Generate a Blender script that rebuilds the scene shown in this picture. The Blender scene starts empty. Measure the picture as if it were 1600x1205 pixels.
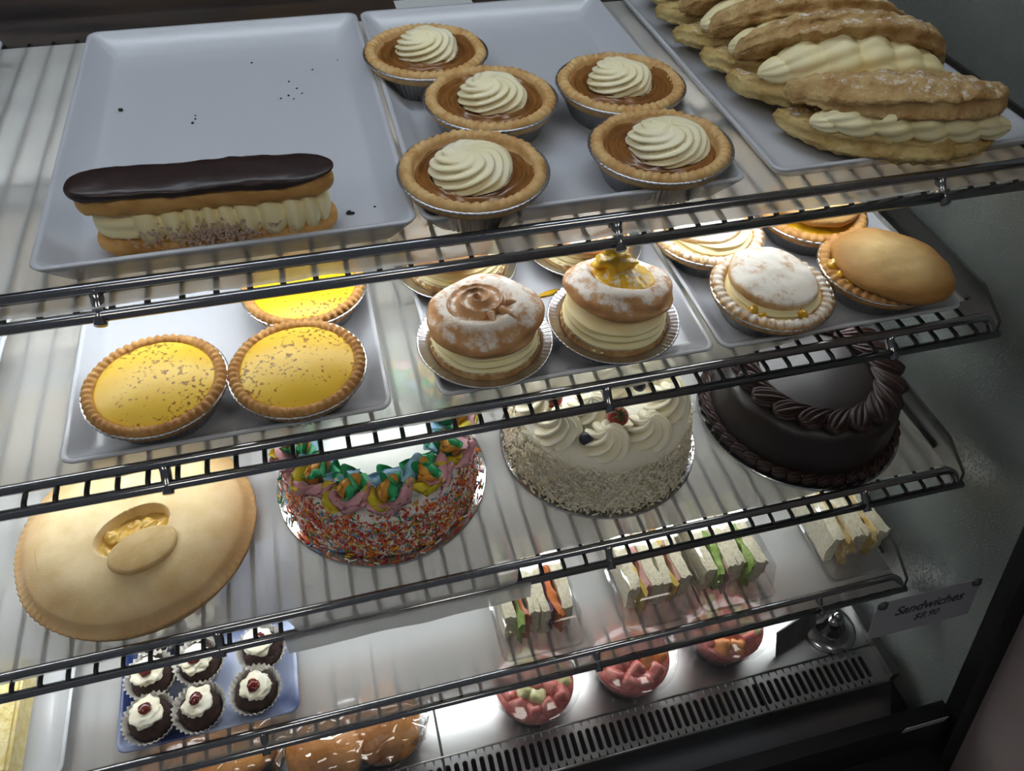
import bpy, bmesh, math, random
from math import pi, sin, cos, radians, sqrt, atan2
from mathutils import Vector, Matrix, noise

random.seed(7)
SC = bpy.context.scene
COL = SC.collection
CZ = 1.55                                     # eye height

# ------------------------------------------------------------------ camera
cd = bpy.data.cameras.new('camera')
cam = bpy.data.objects.new('camera', cd)
COL.objects.link(cam)
cd.sensor_width = 36.0
cd.lens = 36.0 * 1203.0 / 1600.0
cd.clip_start = 0.01
dX = Vector((0.96758046, -0.16814873, 0.18845176))
dY = Vector((-0.25123429, -0.71723336, 0.64996741))
dZ = Vector((0.0258727, -0.67624131, -0.73622571))
# columns: camera right, up, back in world axes
cam.matrix_world = Matrix(((dX.x, -dX.y, -dX.z, 0.0),
                           (dY.x, -dY.y, -dY.z, 0.0),
                           (dZ.x, -dZ.y, -dZ.z, CZ),
                           (0, 0, 0, 1)))
SC.camera = cam

# ------------------------------------------------------------------ world, exposure
W = bpy.data.worlds.new('world')
SC.world = W
W.use_nodes = True
bg = W.node_tree.nodes['Background']
bg.inputs[0].default_value = (0.80, 0.86, 1.0, 1)
bg.inputs[1].default_value = 0.055
vs = SC.view_settings
vs.view_transform = 'Standard'
vs.look = 'None'
vs.exposure = 0.82
vs.gamma = 1.0
vs.use_curve_mapping = False
SC.cycles.max_bounces = 8
SC.cycles.diffuse_bounces = 4
SC.cycles.glossy_bounces = 4
SC.cycles.transmission_bounces = 4
SC.cycles.transparent_max_bounces = 10
SC.cycles.caustics_reflective = False

LED_POWER = 13.0      # emission strength of the strips under the shelves
TOP_POWER = 10.5      # emission strength of the tube in the roof of the case


# ------------------------------------------------------------------ helpers: materials
def lin(h):
    h = h.lstrip('#')
    o = []
    for i in (0, 2, 4):
        c = int(h[i:i + 2], 16) / 255.0
        o.append(c / 12.92 if c <= 0.04045 else ((c + 0.055) / 1.055) ** 2.4)
    return (o[0], o[1], o[2], 1.0)


MATS = {}


def mat(name, c1, c2=None, nscale=60, lo=.35, hi=.65, detail=4, rough=.5, metal=0, spec=.5,
        bump=None, sugar=None, specks=None, coat=0, sss=0, emit=None, edge=None):
    """procedural principled material; noise in object space (metres)"""
    m = bpy.data.materials.new(name)
    m.use_nodes = True
    nt = m.node_tree
    N, L = nt.nodes, nt.links
    b = N['Principled BSDF']
    tc = N.new('ShaderNodeTexCoord')
    col = None
    if c2:
        n = N.new('ShaderNodeTexNoise')
        n.inputs['Scale'].default_value = nscale
        n.inputs['Detail'].default_value = detail
        L.new(tc.outputs['Object'], n.inputs['Vector'])
        r = N.new('ShaderNodeValToRGB')
        r.color_ramp.elements[0].position = lo
        r.color_ramp.elements[1].position = hi
        r.color_ramp.elements[0].color = lin(c1)
        r.color_ramp.elements[1].color = lin(c2)
        L.new(n.outputs['Fac'], r.inputs[0])
        col = r.outputs[0]
    else:
        b.inputs['Base Color'].default_value = lin(c1)

    def mixin(fac, colour):
        nonlocal col
        mx = N.new('ShaderNodeMix')
        mx.data_type = 'RGBA'
        L.new(fac, mx.inputs[0])
        if col:
            L.new(col, mx.inputs[6])
        else:
            mx.inputs[6].default_value = lin(c1)
        mx.inputs[7].default_value = lin(colour)
        col = mx.outputs[2]

    if specks:      # (colour, scale, threshold, cluster scale, cluster threshold)
        n = N.new('ShaderNodeTexNoise')
        n.inputs['Scale'].default_value = specks[1]
        n.inputs['Detail'].default_value = 3
        L.new(tc.outputs['Object'], n.inputs['Vector'])
        n2 = N.new('ShaderNodeTexNoise')
        n2.inputs['Scale'].default_value = specks[3]
        n2.inputs['Detail'].default_value = 1
        L.new(tc.outputs['Object'], n2.inputs['Vector'])
        ad = N.new('ShaderNodeMath')
        ad.operation = 'MULTIPLY_ADD'
        L.new(n2.outputs['Fac'], ad.inputs[0])
        ad.inputs[1].default_value = specks[4]
        L.new(n.outputs['Fac'], ad.inputs[2])
        mr = N.new('ShaderNodeMapRange')
        mr.inputs['From Min'].default_value = specks[2]
        mr.inputs['From Max'].default_value = specks[2] + .09
        mr.inputs['To Max'].default_value = .8
        L.new(ad.outputs[0], mr.inputs['Value'])
        mixin(mr.outputs['Result'], specks[0])
    if edge:        # baked browner towards the rim: (r0, r1, colour, amount)
        sx = N.new('ShaderNodeSeparateXYZ')
        L.new(tc.outputs['Object'], sx.inputs[0])
        cb = N.new('ShaderNodeCombineXYZ')
        L.new(sx.outputs['X'], cb.inputs['X'])
        L.new(sx.outputs['Y'], cb.inputs['Y'])
        ln = N.new('ShaderNodeVectorMath')
        ln.operation = 'LENGTH'
        L.new(cb.outputs[0], ln.inputs[0])
        nn = N.new('ShaderNodeTexNoise')
        nn.inputs['Scale'].default_value = 25
        L.new(tc.outputs['Object'], nn.inputs['Vector'])
        ma = N.new('ShaderNodeMath')
        ma.operation = 'MULTIPLY_ADD'
        L.new(nn.outputs['Fac'], ma.inputs[0])
        ma.inputs[1].default_value = (edge[1] - edge[0]) * .9
        L.new(ln.outputs['Value'], ma.inputs[2])
        mr = N.new('ShaderNodeMapRange')
        k_ = (edge[1] - edge[0]) * .45
        mr.inputs['From Min'].default_value = edge[0] + k_
        mr.inputs['From Max'].default_value = edge[1] + k_
        mr.inputs['To Max'].default_value = edge[3]
        L.new(ma.outputs[0], mr.inputs['Value'])
        mixin(mr.outputs['Result'], edge[2])
    if sugar:       # powder lying on upward faces: (amount, scale)
        g = N.new('ShaderNodeNewGeometry')
        sx = N.new('ShaderNodeSeparateXYZ')
        L.new(g.outputs['Normal'], sx.inputs[0])
        n = N.new('ShaderNodeTexNoise')
        n.inputs['Scale'].default_value = sugar[1]
        n.inputs['Detail'].default_value = 6
        n.inputs['Roughness'].default_value = .7
        L.new(tc.outputs['Object'], n.inputs['Vector'])
        mu = N.new('ShaderNodeMath')
        mu.operation = 'MULTIPLY'
        L.new(sx.outputs['Z'], mu.inputs[0])
        L.new(n.outputs['Fac'], mu.inputs[1])
        mr = N.new('ShaderNodeMapRange')
        mr.inputs['From Min'].default_value = .62 - sugar[0] * .4
        mr.inputs['From Max'].default_value = .72 - sugar[0] * .3
        mr.inputs['To Max'].default_value = .9
        L.new(mu.outputs[0], mr.inputs['Value'])
        mixin(mr.outputs['Result'], '#f2efe8')
    if col:
        L.new(col, b.inputs['Base Color'])
    b.inputs['Roughness'].default_value = rough
    b.inputs['Metallic'].default_value = metal
    b.inputs['Specular IOR Level'].default_value = spec
    b.inputs['Coat Weight'].default_value = coat
    b.inputs['Coat Roughness'].default_value = .15
    if sss:
        b.inputs['Subsurface Weight'].default_value = sss
        b.inputs['Subsurface Radius'].default_value = (.0015, .001, .0006)
        b.inputs['Subsurface Scale'].default_value = 1.0
    if bump:        # (scale, strength, distance)
        n = N.new('ShaderNodeTexNoise')
        n.inputs['Scale'].default_value = bump[0]
        n.inputs['Detail'].default_value = 5
        L.new(tc.outputs['Object'], n.inputs['Vector'])
        bp = N.new('ShaderNodeBump')
        bp.inputs['Strength'].default_value = bump[1]
        bp.inputs['Distance'].default_value = bump[2]
        L.new(n.outputs['Fac'], bp.inputs['Height'])
        L.new(bp.outputs[0], b.inputs['Normal'])
    if emit:
        b.inputs['Emission Color'].default_value = emit[0]
        b.inputs['Emission Strength'].default_value = emit[1]
    MATS[name] = m
    return m


def clear_mat(name, gloss, rough, tint):
    m = bpy.data.materials.new(name)
    m.use_nodes = True
    nt = m.node_tree
    N, L = nt.nodes, nt.links
    N.remove(N['Principled BSDF'])
    t = N.new('ShaderNodeBsdfTransparent')
    t.inputs[0].default_value = (tint[0], tint[1], tint[2], 1)
    g = N.new('ShaderNodeBsdfGlossy')
    g.inputs['Roughness'].default_value = rough
    lw = N.new('ShaderNodeLayerWeight')
    lw.inputs[0].default_value = .25
    ml = N.new('ShaderNodeMath')
    ml.operation = 'MULTIPLY_ADD'
    L.new(lw.outputs['Facing'], ml.inputs[0])
    ml.inputs[1].default_value = gloss * 1.5
    ml.inputs[2].default_value = gloss * .6
    ml.use_clamp = True
    mx = N.new('ShaderNodeMixShader')
    L.new(ml.outputs[0], mx.inputs[0])
    L.new(t.outputs[0], mx.inputs[1])
    L.new(g.outputs[0], mx.inputs[2])
    L.new(mx.outputs[0], N['Material Output'].inputs[0])
    MATS[name] = m
    return m


def paper_mat(name):
    m = bpy.data.materials.new(name)
    m.use_nodes = True
    nt = m.node_tree
    N, L = nt.nodes, nt.links
    N.remove(N['Principled BSDF'])
    d = N.new('ShaderNodeBsdfDiffuse')
    d.inputs[0].default_value = (.80, .80, .78, 1)
    t = N.new('ShaderNodeBsdfTranslucent')
    t.inputs[0].default_value = (.80, .80, .77, 1)
    g = N.new('ShaderNodeBsdfGlossy')
    g.inputs['Roughness'].default_value = .35
    g.inputs[0].default_value = (.8, .8, .8, 1)
    mx = N.new('ShaderNodeMixShader')
    mx.inputs[0].default_value = .58
    L.new(d.outputs[0], mx.inputs[1])
    L.new(t.outputs[0], mx.inputs[2])
    mx2 = N.new('ShaderNodeMixShader')
    mx2.inputs[0].default_value = .05
    L.new(mx.outputs[0], mx2.inputs[1])
    L.new(g.outputs[0], mx2.inputs[2])
    tr = N.new('ShaderNodeBsdfTransparent')
    mx3 = N.new('ShaderNodeMixShader')
    mx3.inputs[0].default_value = .12
    L.new(mx2.outputs[0], mx3.inputs[1])
    L.new(tr.outputs[0], mx3.inputs[2])
    L.new(mx3.outputs[0], N['Material Output'].inputs[0])
    MATS[name] = m


def wet_glass_mat(name):
    """dark end glass with fine condensation beads"""
    m = mat(name, '#757b77', '#8b918c', nscale=6, rough=.22, spec=.6)
    nt = m.node_tree
    N, L = nt.nodes, nt.links
    b = N['Principled BSDF']
    tc = N.new('ShaderNodeTexCoord')
    v = N.new('ShaderNodeTexVoronoi')
    v.inputs['Scale'].default_value = 330
    L.new(tc.outputs['Object'], v.inputs['Vector'])
    mr = N.new('ShaderNodeMapRange')
    mr.inputs['From Min'].default_value = .15
    mr.inputs['From Max'].default_value = .42
    mr.inputs['To Min'].default_value = 1
    mr.inputs['To Max'].default_value = 0
    L.new(v.outputs['Distance'], mr.inputs['Value'])
    bp = N.new('ShaderNodeBump')
    bp.inputs['Strength'].default_value = .55
    bp.inputs['Distance'].default_value = .0008
    L.new(mr.outputs['Result'], bp.inputs['Height'])
    L.new(bp.outputs[0], b.inputs['Normal'])


def wood_mat(name):
    m = mat(name, '#1b1310', '#3a2a22', nscale=9, rough=.35)
    N, L = m.node_tree.nodes, m.node_tree.links
    mp = N.new('ShaderNodeMapping')
    mp.inputs['Scale'].default_value = (1, 12, 12)
    for n in N:
        if n.type == 'TEX_NOISE':
            tc = [q for q in N if q.type == 'TEX_COORD'][0]
            L.new(tc.outputs['Object'], mp.inputs[0])
            L.new(mp.outputs[0], n.inputs['Vector'])


def brushed_mat(name, c, rough=.32):
    m = mat(name, c, rough=rough, metal=1)
    N, L = m.node_tree.nodes, m.node_tree.links
    b = N['Principled BSDF']
    tc = N.new('ShaderNodeTexCoord')
    mp = N.new('ShaderNodeMapping')
    mp.inputs['Scale'].default_value = (6, 900, 900)
    n = N.new('ShaderNodeTexNoise')
    n.inputs['Scale'].default_value = 1
    L.new(tc.outputs['Object'], mp.inputs[0])
    L.new(mp.outputs[0], n.inputs['Vector'])
    bp = N.new('ShaderNodeBump')
    bp.inputs['Strength'].default_value = .12
    bp.inputs['Distance'].default_value = .0004
    L.new(n.outputs['Fac'], bp.inputs['Height'])
    L.new(bp.outputs[0], b.inputs['Normal'])


mat('melamine', '#c4c7ce', rough=.22, spec=.5)
mat('blue_tray', '#2a3d78', '#bcc8e6', nscale=9, lo=.42, hi=.60, rough=.3)
mat('chrome', '#9a9a9c', rough=.16, metal=1, bump=(30, .05, .002))
mat('dull_steel', '#6e6e6c', rough=.38, metal=1)
mat('wire_steel', '#3a3a3a', rough=.4, metal=1)
brushed_mat('deck_steel', '#b4b4b2', .30)
mat('black', '#060606', rough=.45)
mat('slot_shade', '#1a100c', rough=.8)  # shade below the grille slots as a flat dark colour
mat('outer_panel', '#978a85', '#857873', nscale=3, rough=.6)
mat('white_wall', '#d6d8d8', rough=.5)
mat('fitting', '#c9c9c9', rough=.4)
mat('led', '#ffffff', emit=((.93, .97, 1.0, 1), LED_POWER))
mat('top_tube', '#ffffff', emit=((.82, .90, 1.0, 1), TOP_POWER))
mat('room_lamp', '#ffffff', emit=((1.0, .93, .84, 1), 3.0))
wood_mat('dark_wood')
wet_glass_mat('wet_glass')
paper_mat('paper')
clear_mat('front_glass', .02, .0, (.985, .99, .985))
clear_mat('clear_plastic', .16, .06, (.95, .95, .95))
clear_mat('bag_film', .26, .10, (.96, .96, .96))
mat('foil', '#c8c8cb', rough=.28, metal=1, bump=(500, .25, .0006))
mat('silver_board', '#d0d0d0', rough=.14, metal=1, bump=(350, .3, .0005))
mat('pastry', '#c89a5c', '#ddb97e', nscale=90, rough=.62, bump=(700, .4, .0008))
mat('pastry_dark', '#b07a3c', '#cc9a58', nscale=80, rough=.6, bump=(700, .4, .0008))
mat('pastry_sugar', '#bd8d55', '#d8b27a', nscale=90, rough=.7, bump=(600, .4, .0008), sugar=(.75, 120))
mat('lid_sugar', '#c59a63', '#dfc08a', nscale=70, rough=.75, bump=(600, .4, .0008), sugar=(.80, 70))
mat('shortcrust', '#dcc18d', '#ead4a8', nscale=40, rough=.5, bump=(650, .45, .0008), spec=.4, edge=(.070, .110, '#a8722f', .65))
mat('shortcrust_plain', '#d6b377', '#e2c590', nscale=2, rough=.55, bump=(26, .2, .010), spec=.35)
mat('shortcrust_brown', '#d3b073', '#e0c48c', nscale=30, rough=.6, bump=(420, .6, .0012), spec=.3, edge=(.022, .056, '#a87434', .9))
mat('choux', '#b98350', '#cfa06c', nscale=60, rough=.6, bump=(250, .3, .001), sugar=(.72, 110))
mat('eclair_bun', '#c08a45', '#d7a860', nscale=60, rough=.55, bump=(300, .35, .001))
mat('puff', '#a87c45', '#d6b67c', nscale=60, lo=.3, hi=.68, rough=.7, bump=(200, .9, .004), sugar=(.34, 170))
mat('puff_pale', '#b8924f', '#e3cb8a', nscale=50, lo=.3, hi=.65, rough=.7, bump=(200, .9, .004), sugar=(.3, 150))
mat('cream', '#fbf1c6', '#fef8de', nscale=30, rough=.5, spec=.35)
mat('cream_yellow', '#f8eab0', '#fcf3c8', nscale=30, rough=.5, spec=.35)
mat('cream_white', '#faf2d4', '#fdf9e6', nscale=30, rough=.5, spec=.35)
mat('white_icing', '#f4f2ec', rough=.5)
mat('caramel', '#7c4f1e', '#976630', nscale=40, rough=.22, spec=.5, coat=.35)
mat('caramel_pale', '#a9774a', '#c99a68', nscale=60, rough=.5, sugar=(.45, 130))
mat('custard', '#e8bd34', '#f0cb50', nscale=18, rough=.36, spec=.4, bump=(900, .25, .0004),
    specks=('#6b2c06', 260, .85, 15, .55))
mat('custard_lit', '#f0bf10', '#f4c828', nscale=18, rough=.36, spec=.4, bump=(900, .25, .0004),
    specks=('#6b2c06', 330, .92, 20, .6))  # lit copy of custard: strip light on the rear tart put into the colour
mat('curd', '#dca60c', '#e9bd2a', nscale=60, rough=.18, spec=.6, coat=.4)
mat('curd_sugar', '#dfae14', '#ecc534', nscale=60, rough=.25, sugar=(.45, 110))
mat('apple', '#cda544', '#e0c474', nscale=50, rough=.25, coat=.3)
mat('glaze', '#24130f', '#2d1814', nscale=20, rough=.36, spec=.5, bump=(60, .15, .002))
mat('shaving', '#c9b0a2', rough=.7)
mat('crumb', '#1c0f0b', rough=.8)
mat('ganache', '#170c0a', '#1e110d', nscale=25, rough=.42, spec=.6, bump=(25, .15, .003))
mat('choc_cream', '#28130c', '#331a13', nscale=60, rough=.42, spec=.5)
mat('choc_sponge', '#2e1b14', '#42281d', nscale=140, rough=.8, bump=(400, .7, .002))
mat('coconut_body', '#eee8d2', '#f4efdf', nscale=50, rough=.7, bump=(300, .6, .003))
mat('coconut', '#f1ecda', '#e6dcbd', nscale=100, rough=.7)
mat('strawberry', '#8c1712', '#a8281a', nscale=60, rough=.3, specks=('#c89a50', 420, .72, 20, .1))
mat('calyx', '#4d5224', '#6e6a38', nscale=200, rough=.6)
mat('blueberry', '#11131f', '#23283c', nscale=60, rough=.45)
mat('petal_yellow', '#d9c41e', rough=.45)
mat('petal_pink', '#dba3ac', rough=.45)
mat('petal_green', '#1fa566', rough=.45)
mat('petal_blue', '#8db9d6', rough=.45)
mat('petal_orange', '#e5a23a', rough=.45)
for n_, c_ in (('red', '#c4271f'), ('orange', '#e8812a'), ('yellow', '#ecc52c'), ('white', '#f2efe6'),
               ('green', '#1f8a4a'), ('blue', '#5f9fc8'), ('pink', '#e3a0a6')):
    mat('sprinkle_' + n_, c_, rough=.35)
mat('paper_case', '#cfcac2', '#e2ded6', nscale=40, rough=.6)
mat('cherry', '#5c1208', '#7d2412', nscale=80, rough=.12, coat=.6)
mat('bread', '#e0d1a8', '#f3ebd0', nscale=240, lo=.3, hi=.55, rough=.85, bump=(450, .6, .0018))
mat('lettuce', '#7ea03c', '#b7cc74', nscale=120, rough=.5)
mat('ham', '#d59a90', '#e3b4a8', nscale=60, rough=.45)
mat('cheese', '#e6c763', rough=.4)
mat('carrot', '#d8691c', '#e5893c', nscale=200, rough=.5)
mat('cabbage', '#6a4264', '#8d6a88', nscale=100, rough=.5)
mat('tomato', '#c05a38', '#d98a60', nscale=80, rough=.3)
mat('egg', '#e0b85a', '#f0dca6', nscale=150, rough=.6, bump=(300, .6, .003))
mat('sponge', '#e2cd86', '#efe0ac', nscale=120, rough=.8, bump=(300, .7, .003))
mat('watermelon', '#c2605a', '#d88c80', nscale=80, rough=.3, coat=.3)
mat('melon', '#c9c489', '#d8d6a6', nscale=80, rough=.3, coat=.3)
mat('rockmelon', '#d8884a', '#e2a064', nscale=80, rough=.3, coat=.3)
mat('roll', '#a5672c', '#c98d4c', nscale=25, rough=.4, bump=(120, .3, .002))
mat('sign_card', '#97979c', rough=.5)
mat('sign_ink', '#2c2c30', rough=.6)
mat('dark_card', '#4a4a4e', '#5c5c60', nscale=40, rough=.6)
mat('rubber', '#3a3c3c', rough=.35)


# ------------------------------------------------------------------ helpers: geometry
def mesh_obj(name, verts, faces, m, parent=None, smooth=True, fm=None, sharp=None):
    me = bpy.data.meshes.new(name)
    me.from_pydata([tuple(v) for v in verts], [], faces)
    ms = m if isinstance(m, (list, tuple)) else [m]
    for q in ms:
        me.materials.append(MATS[q])
    if fm:
        me.polygons.foreach_set('material_index', fm)
    if smooth:
        me.polygons.foreach_set('use_smooth', [True] * len(me.polygons))
        if sharp:
            me.set_sharp_from_angle(angle=radians(sharp))
    me.update()
    o = bpy.data.objects.new(name, me)
    COL.objects.link(o)
    o.parent = parent
    return o


def loft(rings, cap0=True, cap1=True, closed=True):
    """rings of equal length -> verts, faces; caps are fans"""
    n = len(rings[0])
    V = [p for r in rings for p in r]
    F = []
    for i in range(len(rings) - 1):
        a, b = i * n, (i + 1) * n
        for j in range(n if closed else n - 1):
            k = (j + 1) % n
            F.append((a + j, a + k, b + k, b + j))

    def cap(base, ring, flip):
        c = Vector((0, 0, 0))
        for p in ring:
            c += Vector(p)
        c /= n
        V.append(tuple(c))
        ci = len(V) - 1
        for j in range(n):
            k = (j + 1) % n
            F.append((base + k, base + j, ci) if flip is False else (base + j, base + k, ci))
    if cap0:
        cap(0, rings[0], False)
    if cap1:
        cap((len(rings) - 1) * n, rings[-1], True)
    return V, F


def lathe(prof, nt, disp=None, cap0=True, cap1=True):
    rings = []
    for i, (r, z) in enumerate(prof):
        ring = []
        for j in range(nt):
            t = 2 * pi * j / nt
            rr, zz = (r, z) if disp is None else disp(i, t, r, z)
            ring.append((rr * cos(t), rr * sin(t), zz))
        rings.append(ring)
    return loft(rings, cap0, cap1)


def tube(path, rad, ns=8, caps=True):
    """round tube along a list of points"""
    P = [Vector(p) for p in path]
    rings = []
    up = Vector((0, 0, 1))
    prev = None
    for i, p in enumerate(P):
        d = (P[min(i + 1, len(P) - 1)] - P[max(i - 1, 0)]).normalized()
        if prev is None:
            u = d.orthogonal().normalized()
        else:
            u = (prev - d * prev.dot(d)).normalized()
        prev = u
        w = d.cross(u)
        r = rad(i / (len(P) - 1)) if callable(rad) else rad
        rings.append([tuple(p + (u * cos(2 * pi * k / ns) + w * sin(2 * pi * k / ns)) * r) for k in range(ns)])
    return loft(rings, caps, caps)


def box(x0, x1, y0, y1, z0, z1):
    V = [(x, y, z) for z in (z0, z1) for y in (y0, y1) for x in (x0, x1)]
    F = [(0, 2, 3, 1), (4, 5, 7, 6), (0, 1, 5, 4), (2, 6, 7, 3), (0, 4, 6, 2), (1, 3, 7, 5)]
    return V, F


def merge(*parts):
    V, F = [], []
    for v, f in parts:
        o = len(V)
        V += list(v)
        F += [tuple(i + o for i in q) for q in f]
    return V, F


def bevel_box(name, x0, x1, y0, y1, z0, z1, m, parent=None, bw=.001, seg=2):
    V, F = box(x0, x1, y0, y1, z0, z1)
    bm = bmesh.new()
    vs_ = [bm.verts.new(v) for v in V]
    for f in F:
        bm.faces.new([vs_[i] for i in f])
    bmesh.ops.bevel(bm, geom=bm.edges[:], offset=bw, segments=seg, affect='EDGES')
    me = bpy.data.meshes.new(name)
    bm.to_mesh(me)
    bm.free()
    me.materials.append(MATS[m])
    o = bpy.data.objects.new(name, me)
    COL.objects.link(o)
    o.parent = parent
    return o


def rrect(hw, hd, r, z, n=6):
    out = []
    for cx, cy, a0 in ((hw - r, hd - r, 0), (-hw + r, hd - r, pi / 2), (-hw + r, -hd + r, pi), (hw - r, -hd + r, 1.5 * pi)):
        for k in range(n + 1):
            a = a0 + pi / 2 * k / n
            out.append((cx + r * cos(a), cy + r * sin(a), z))
    return out


def fbm(x, y, z, s, o=3):
    v, a = 0, 1
    p = Vector((x * s, y * s, z * s))
    for _ in range(o):
        v += a * noise.noise(p)
        p = p * 2.03 + Vector((7.1, 3.3, 5.7))
        a *= .5
    return v


def thing(name, label, cat, loc=(0, 0, 0), rz=0, group=None, rx=0, ry=0):
    o = bpy.data.objects.new(name, None)
    COL.objects.link(o)
    o.empty_display_size = .02
    o.location = loc
    o.rotation_euler = (rx, ry, rz)
    tag(o, label, cat, group)
    return o


def tag(o, label, cat, group=None):
    o['label'] = label
    o['category'] = cat
    if group:
        o['group'] = group
    return o


def struct(o):
    o['kind'] = 'structure'
    return o


def stuff(o):
    o['kind'] = 'stuff'
    return o


def share(name, src, parent, loc=(0, 0, 0), rot=(0, 0, 0), sc=(1, 1, 1)):
    o = bpy.data.objects.new(name, src.data)
    COL.objects.link(o)
    o.parent = parent
    o.location = loc
    o.rotation_euler = rot
    o.scale = sc
    return o


# shelf planes (top of the paper) and the front rail of each shelf: y, z of the upper rail
ZS = {1: CZ - .345, 2: CZ - .4965, 3: CZ - .660, 4: CZ - .846}
DECK = CZ - .99
RAIL = {1: (.4446, CZ - .337), 2: (.4142, CZ - .4885), 3: (.3515, CZ - .652), 4: (.3265, CZ - .838)}
YB = .86                                       # back ends of the shelves
XR = .60                                       # right ends of the shelves
XL = -.78


def gy(z):                                     # the leaning front glass
    return .276 + (z - CZ + .683) * .266


# ------------------------------------------------------------------ the case: setting
WX = .640
v, f = box(WX, WX + .012, .0, .96, .30, 1.80)
V2 = []
for (x, y, z) in v:                            # front edge follows the glass
    V2.append((x, gy(z) if y < .5 else y, z))
struct(mesh_obj('wall_right', V2, f, 'wet_glass', smooth=False))
v, f = box(XL - .02, WX, .90, .92, CZ - .385, 1.80)
struct(mesh_obj('wall_back', v, f, 'dark_wood', smooth=False))
v, f = box(XL - .02, WX, .90, .92, .30, CZ - .385)
struct(mesh_obj('wall_back', v, f, 'white_wall', smooth=False))
v, f = box(XL - .04, XL - .02, .30, .92, .30, 1.80)
struct(mesh_obj('wall_left', v, f, 'white_wall', smooth=False))
v, f = box(XL - .04, WX + .012, gy(1.80), .92, 1.80, 1.83)
struct(mesh_obj('ceiling', v, f, 'white_wall', smooth=False))
# leaning front pane
zb, zt = .575, 1.80
V2 = [(x, gy(z) + dy, z) for z in (zb, zt) for dy in (-.003, .003) for x in (XL, WX - .001)]
struct(mesh_obj('window_1', V2, box(0, 1, 0, 1, 0, 1)[1], 'front_glass', smooth=False))
# black seal along the right edge of the pane
V2 = [(x, gy(z) + dy, z) for z in (.40, zt) for dy in (-.022, .0) for x in (WX - .004, WX + .022)]
struct(mesh_obj('trim_1', V2, box(0, 1, 0, 1, 0, 1)[1], 'black', smooth=False))
# bottom rail of the pane
V2 = [(x, gy(z) + dy, z) for z in (.535, .590) for dy in (-.012, .006) for x in (XL, WX - .004)]
struct(mesh_obj('trim_2', V2, box(0, 1, 0, 1, 0, 1)[1], 'black', smooth=False))
v, f = box(WX + .022, WX + .06, -.30, .96, .0, 1.85)
struct(mesh_obj('wall_outer', v, f, 'outer_panel', smooth=False))
v, f = box(XL, WX, .10, .30, .0, .505)
struct(mesh_obj('wall_front', v, f, 'black', smooth=False))

# steel deck: flat pan, slotted grille in front of it, folded front face
YG0, YG1, DXR = .256, .303, .604
deck = mesh_obj('floor', *box(XL, DXR, YG1, .90, DECK - .004, DECK), 'deck_steel', smooth=False)
struct(deck)
SP, S0 = .01035, -.20
ns_ = int((DXR - .016 - S0) / SP)
V, F = [], []
sl, sw = .0145, .0031
yc = (YG0 + YG1) / 2 - .001


def slot_pts(cx):
    pts = []
    for k in range(16):
        a = 2 * pi * (k + .5) / 16
        pts.append((cx + sw * cos(a), yc + sw * sin(a) + (sl - sw) * (1 if sin(a) > 0 else -1)))
    return pts


for i in range(ns_):
    cx = S0 + SP * (i + .5)
    inner = slot_pts(cx)
    hw, y0, y1 = SP / 2, YG0, YG1
    outer = []
    for k in range(16):
        a = 2 * pi * (k + .5) / 16
        c_, s_ = cos(a), sin(a)
        t = 1 / max(abs(c_), abs(s_))
        outer.append((cx + c_ * t * hw, (y0 + y1) / 2 + s_ * t * (y1 - y0) / 2))
    b0 = len(V)
    V += [(x, y, DECK) for x, y in outer] + [(x, y, DECK) for x, y in inner] + [(x, y, DECK - .006) for x, y in inner]
    for k in range(16):
        q = (k + 1) % 16
        F.append((b0 + k, b0 + q, b0 + 16 + q, b0 + 16 + k))
        F.append((b0 + 16 + k, b0 + 16 + q, b0 + 32 + q, b0 + 32 + k))
xe = S0 + SP * ns_
o_ = merge((V, F), box(xe, DXR, YG0, YG1, DECK - .002, DECK), box(XL, S0, YG0, YG1, DECK - .002, DECK))
mesh_obj('grille', *o_, 'deck_steel', deck, smooth=False)
mesh_obj('slot_shade_sheet', *box(XL, DXR, YG0 + .001, YG1, DECK - .03, DECK - .026), 'slot_shade', deck, smooth=False)  # dark sheet added to stand in for the shade below the slots
V2 = [(x, y + dy, z) for (y, z) in ((.216, DECK - .058), (YG0, DECK - .0006)) for dy in (-.003, .0) for x in (XL, DXR)]
mesh_obj('front_fold', V2, box(0, 1, 0, 1, 0, 1)[1], 'deck_steel', deck, smooth=False)
mesh_obj('edge_bead', *tube([(XL, YG0 - .001, DECK - .001), (DXR, YG0 - .001, DECK - .001)], .0025, 8), 'deck_steel', deck)
mesh_obj('fold_bead', *tube([(XL, YG1, DECK), (DXR, YG1, DECK)], .0014, 6), 'deck_steel', deck)
for sx in (.0185, .43):
    mesh_obj('seam', *box(sx - .0016, sx + .0016, YG0 - .004, .60 if sx < .1 else YG1, DECK - .004, DECK + .0006), 'black', deck, smooth=False)
mesh_obj('deck_end', *box(DXR, DXR + .012, YG0, .90, DECK - .02, DECK + .012), 'dull_steel', deck, smooth=False)


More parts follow.
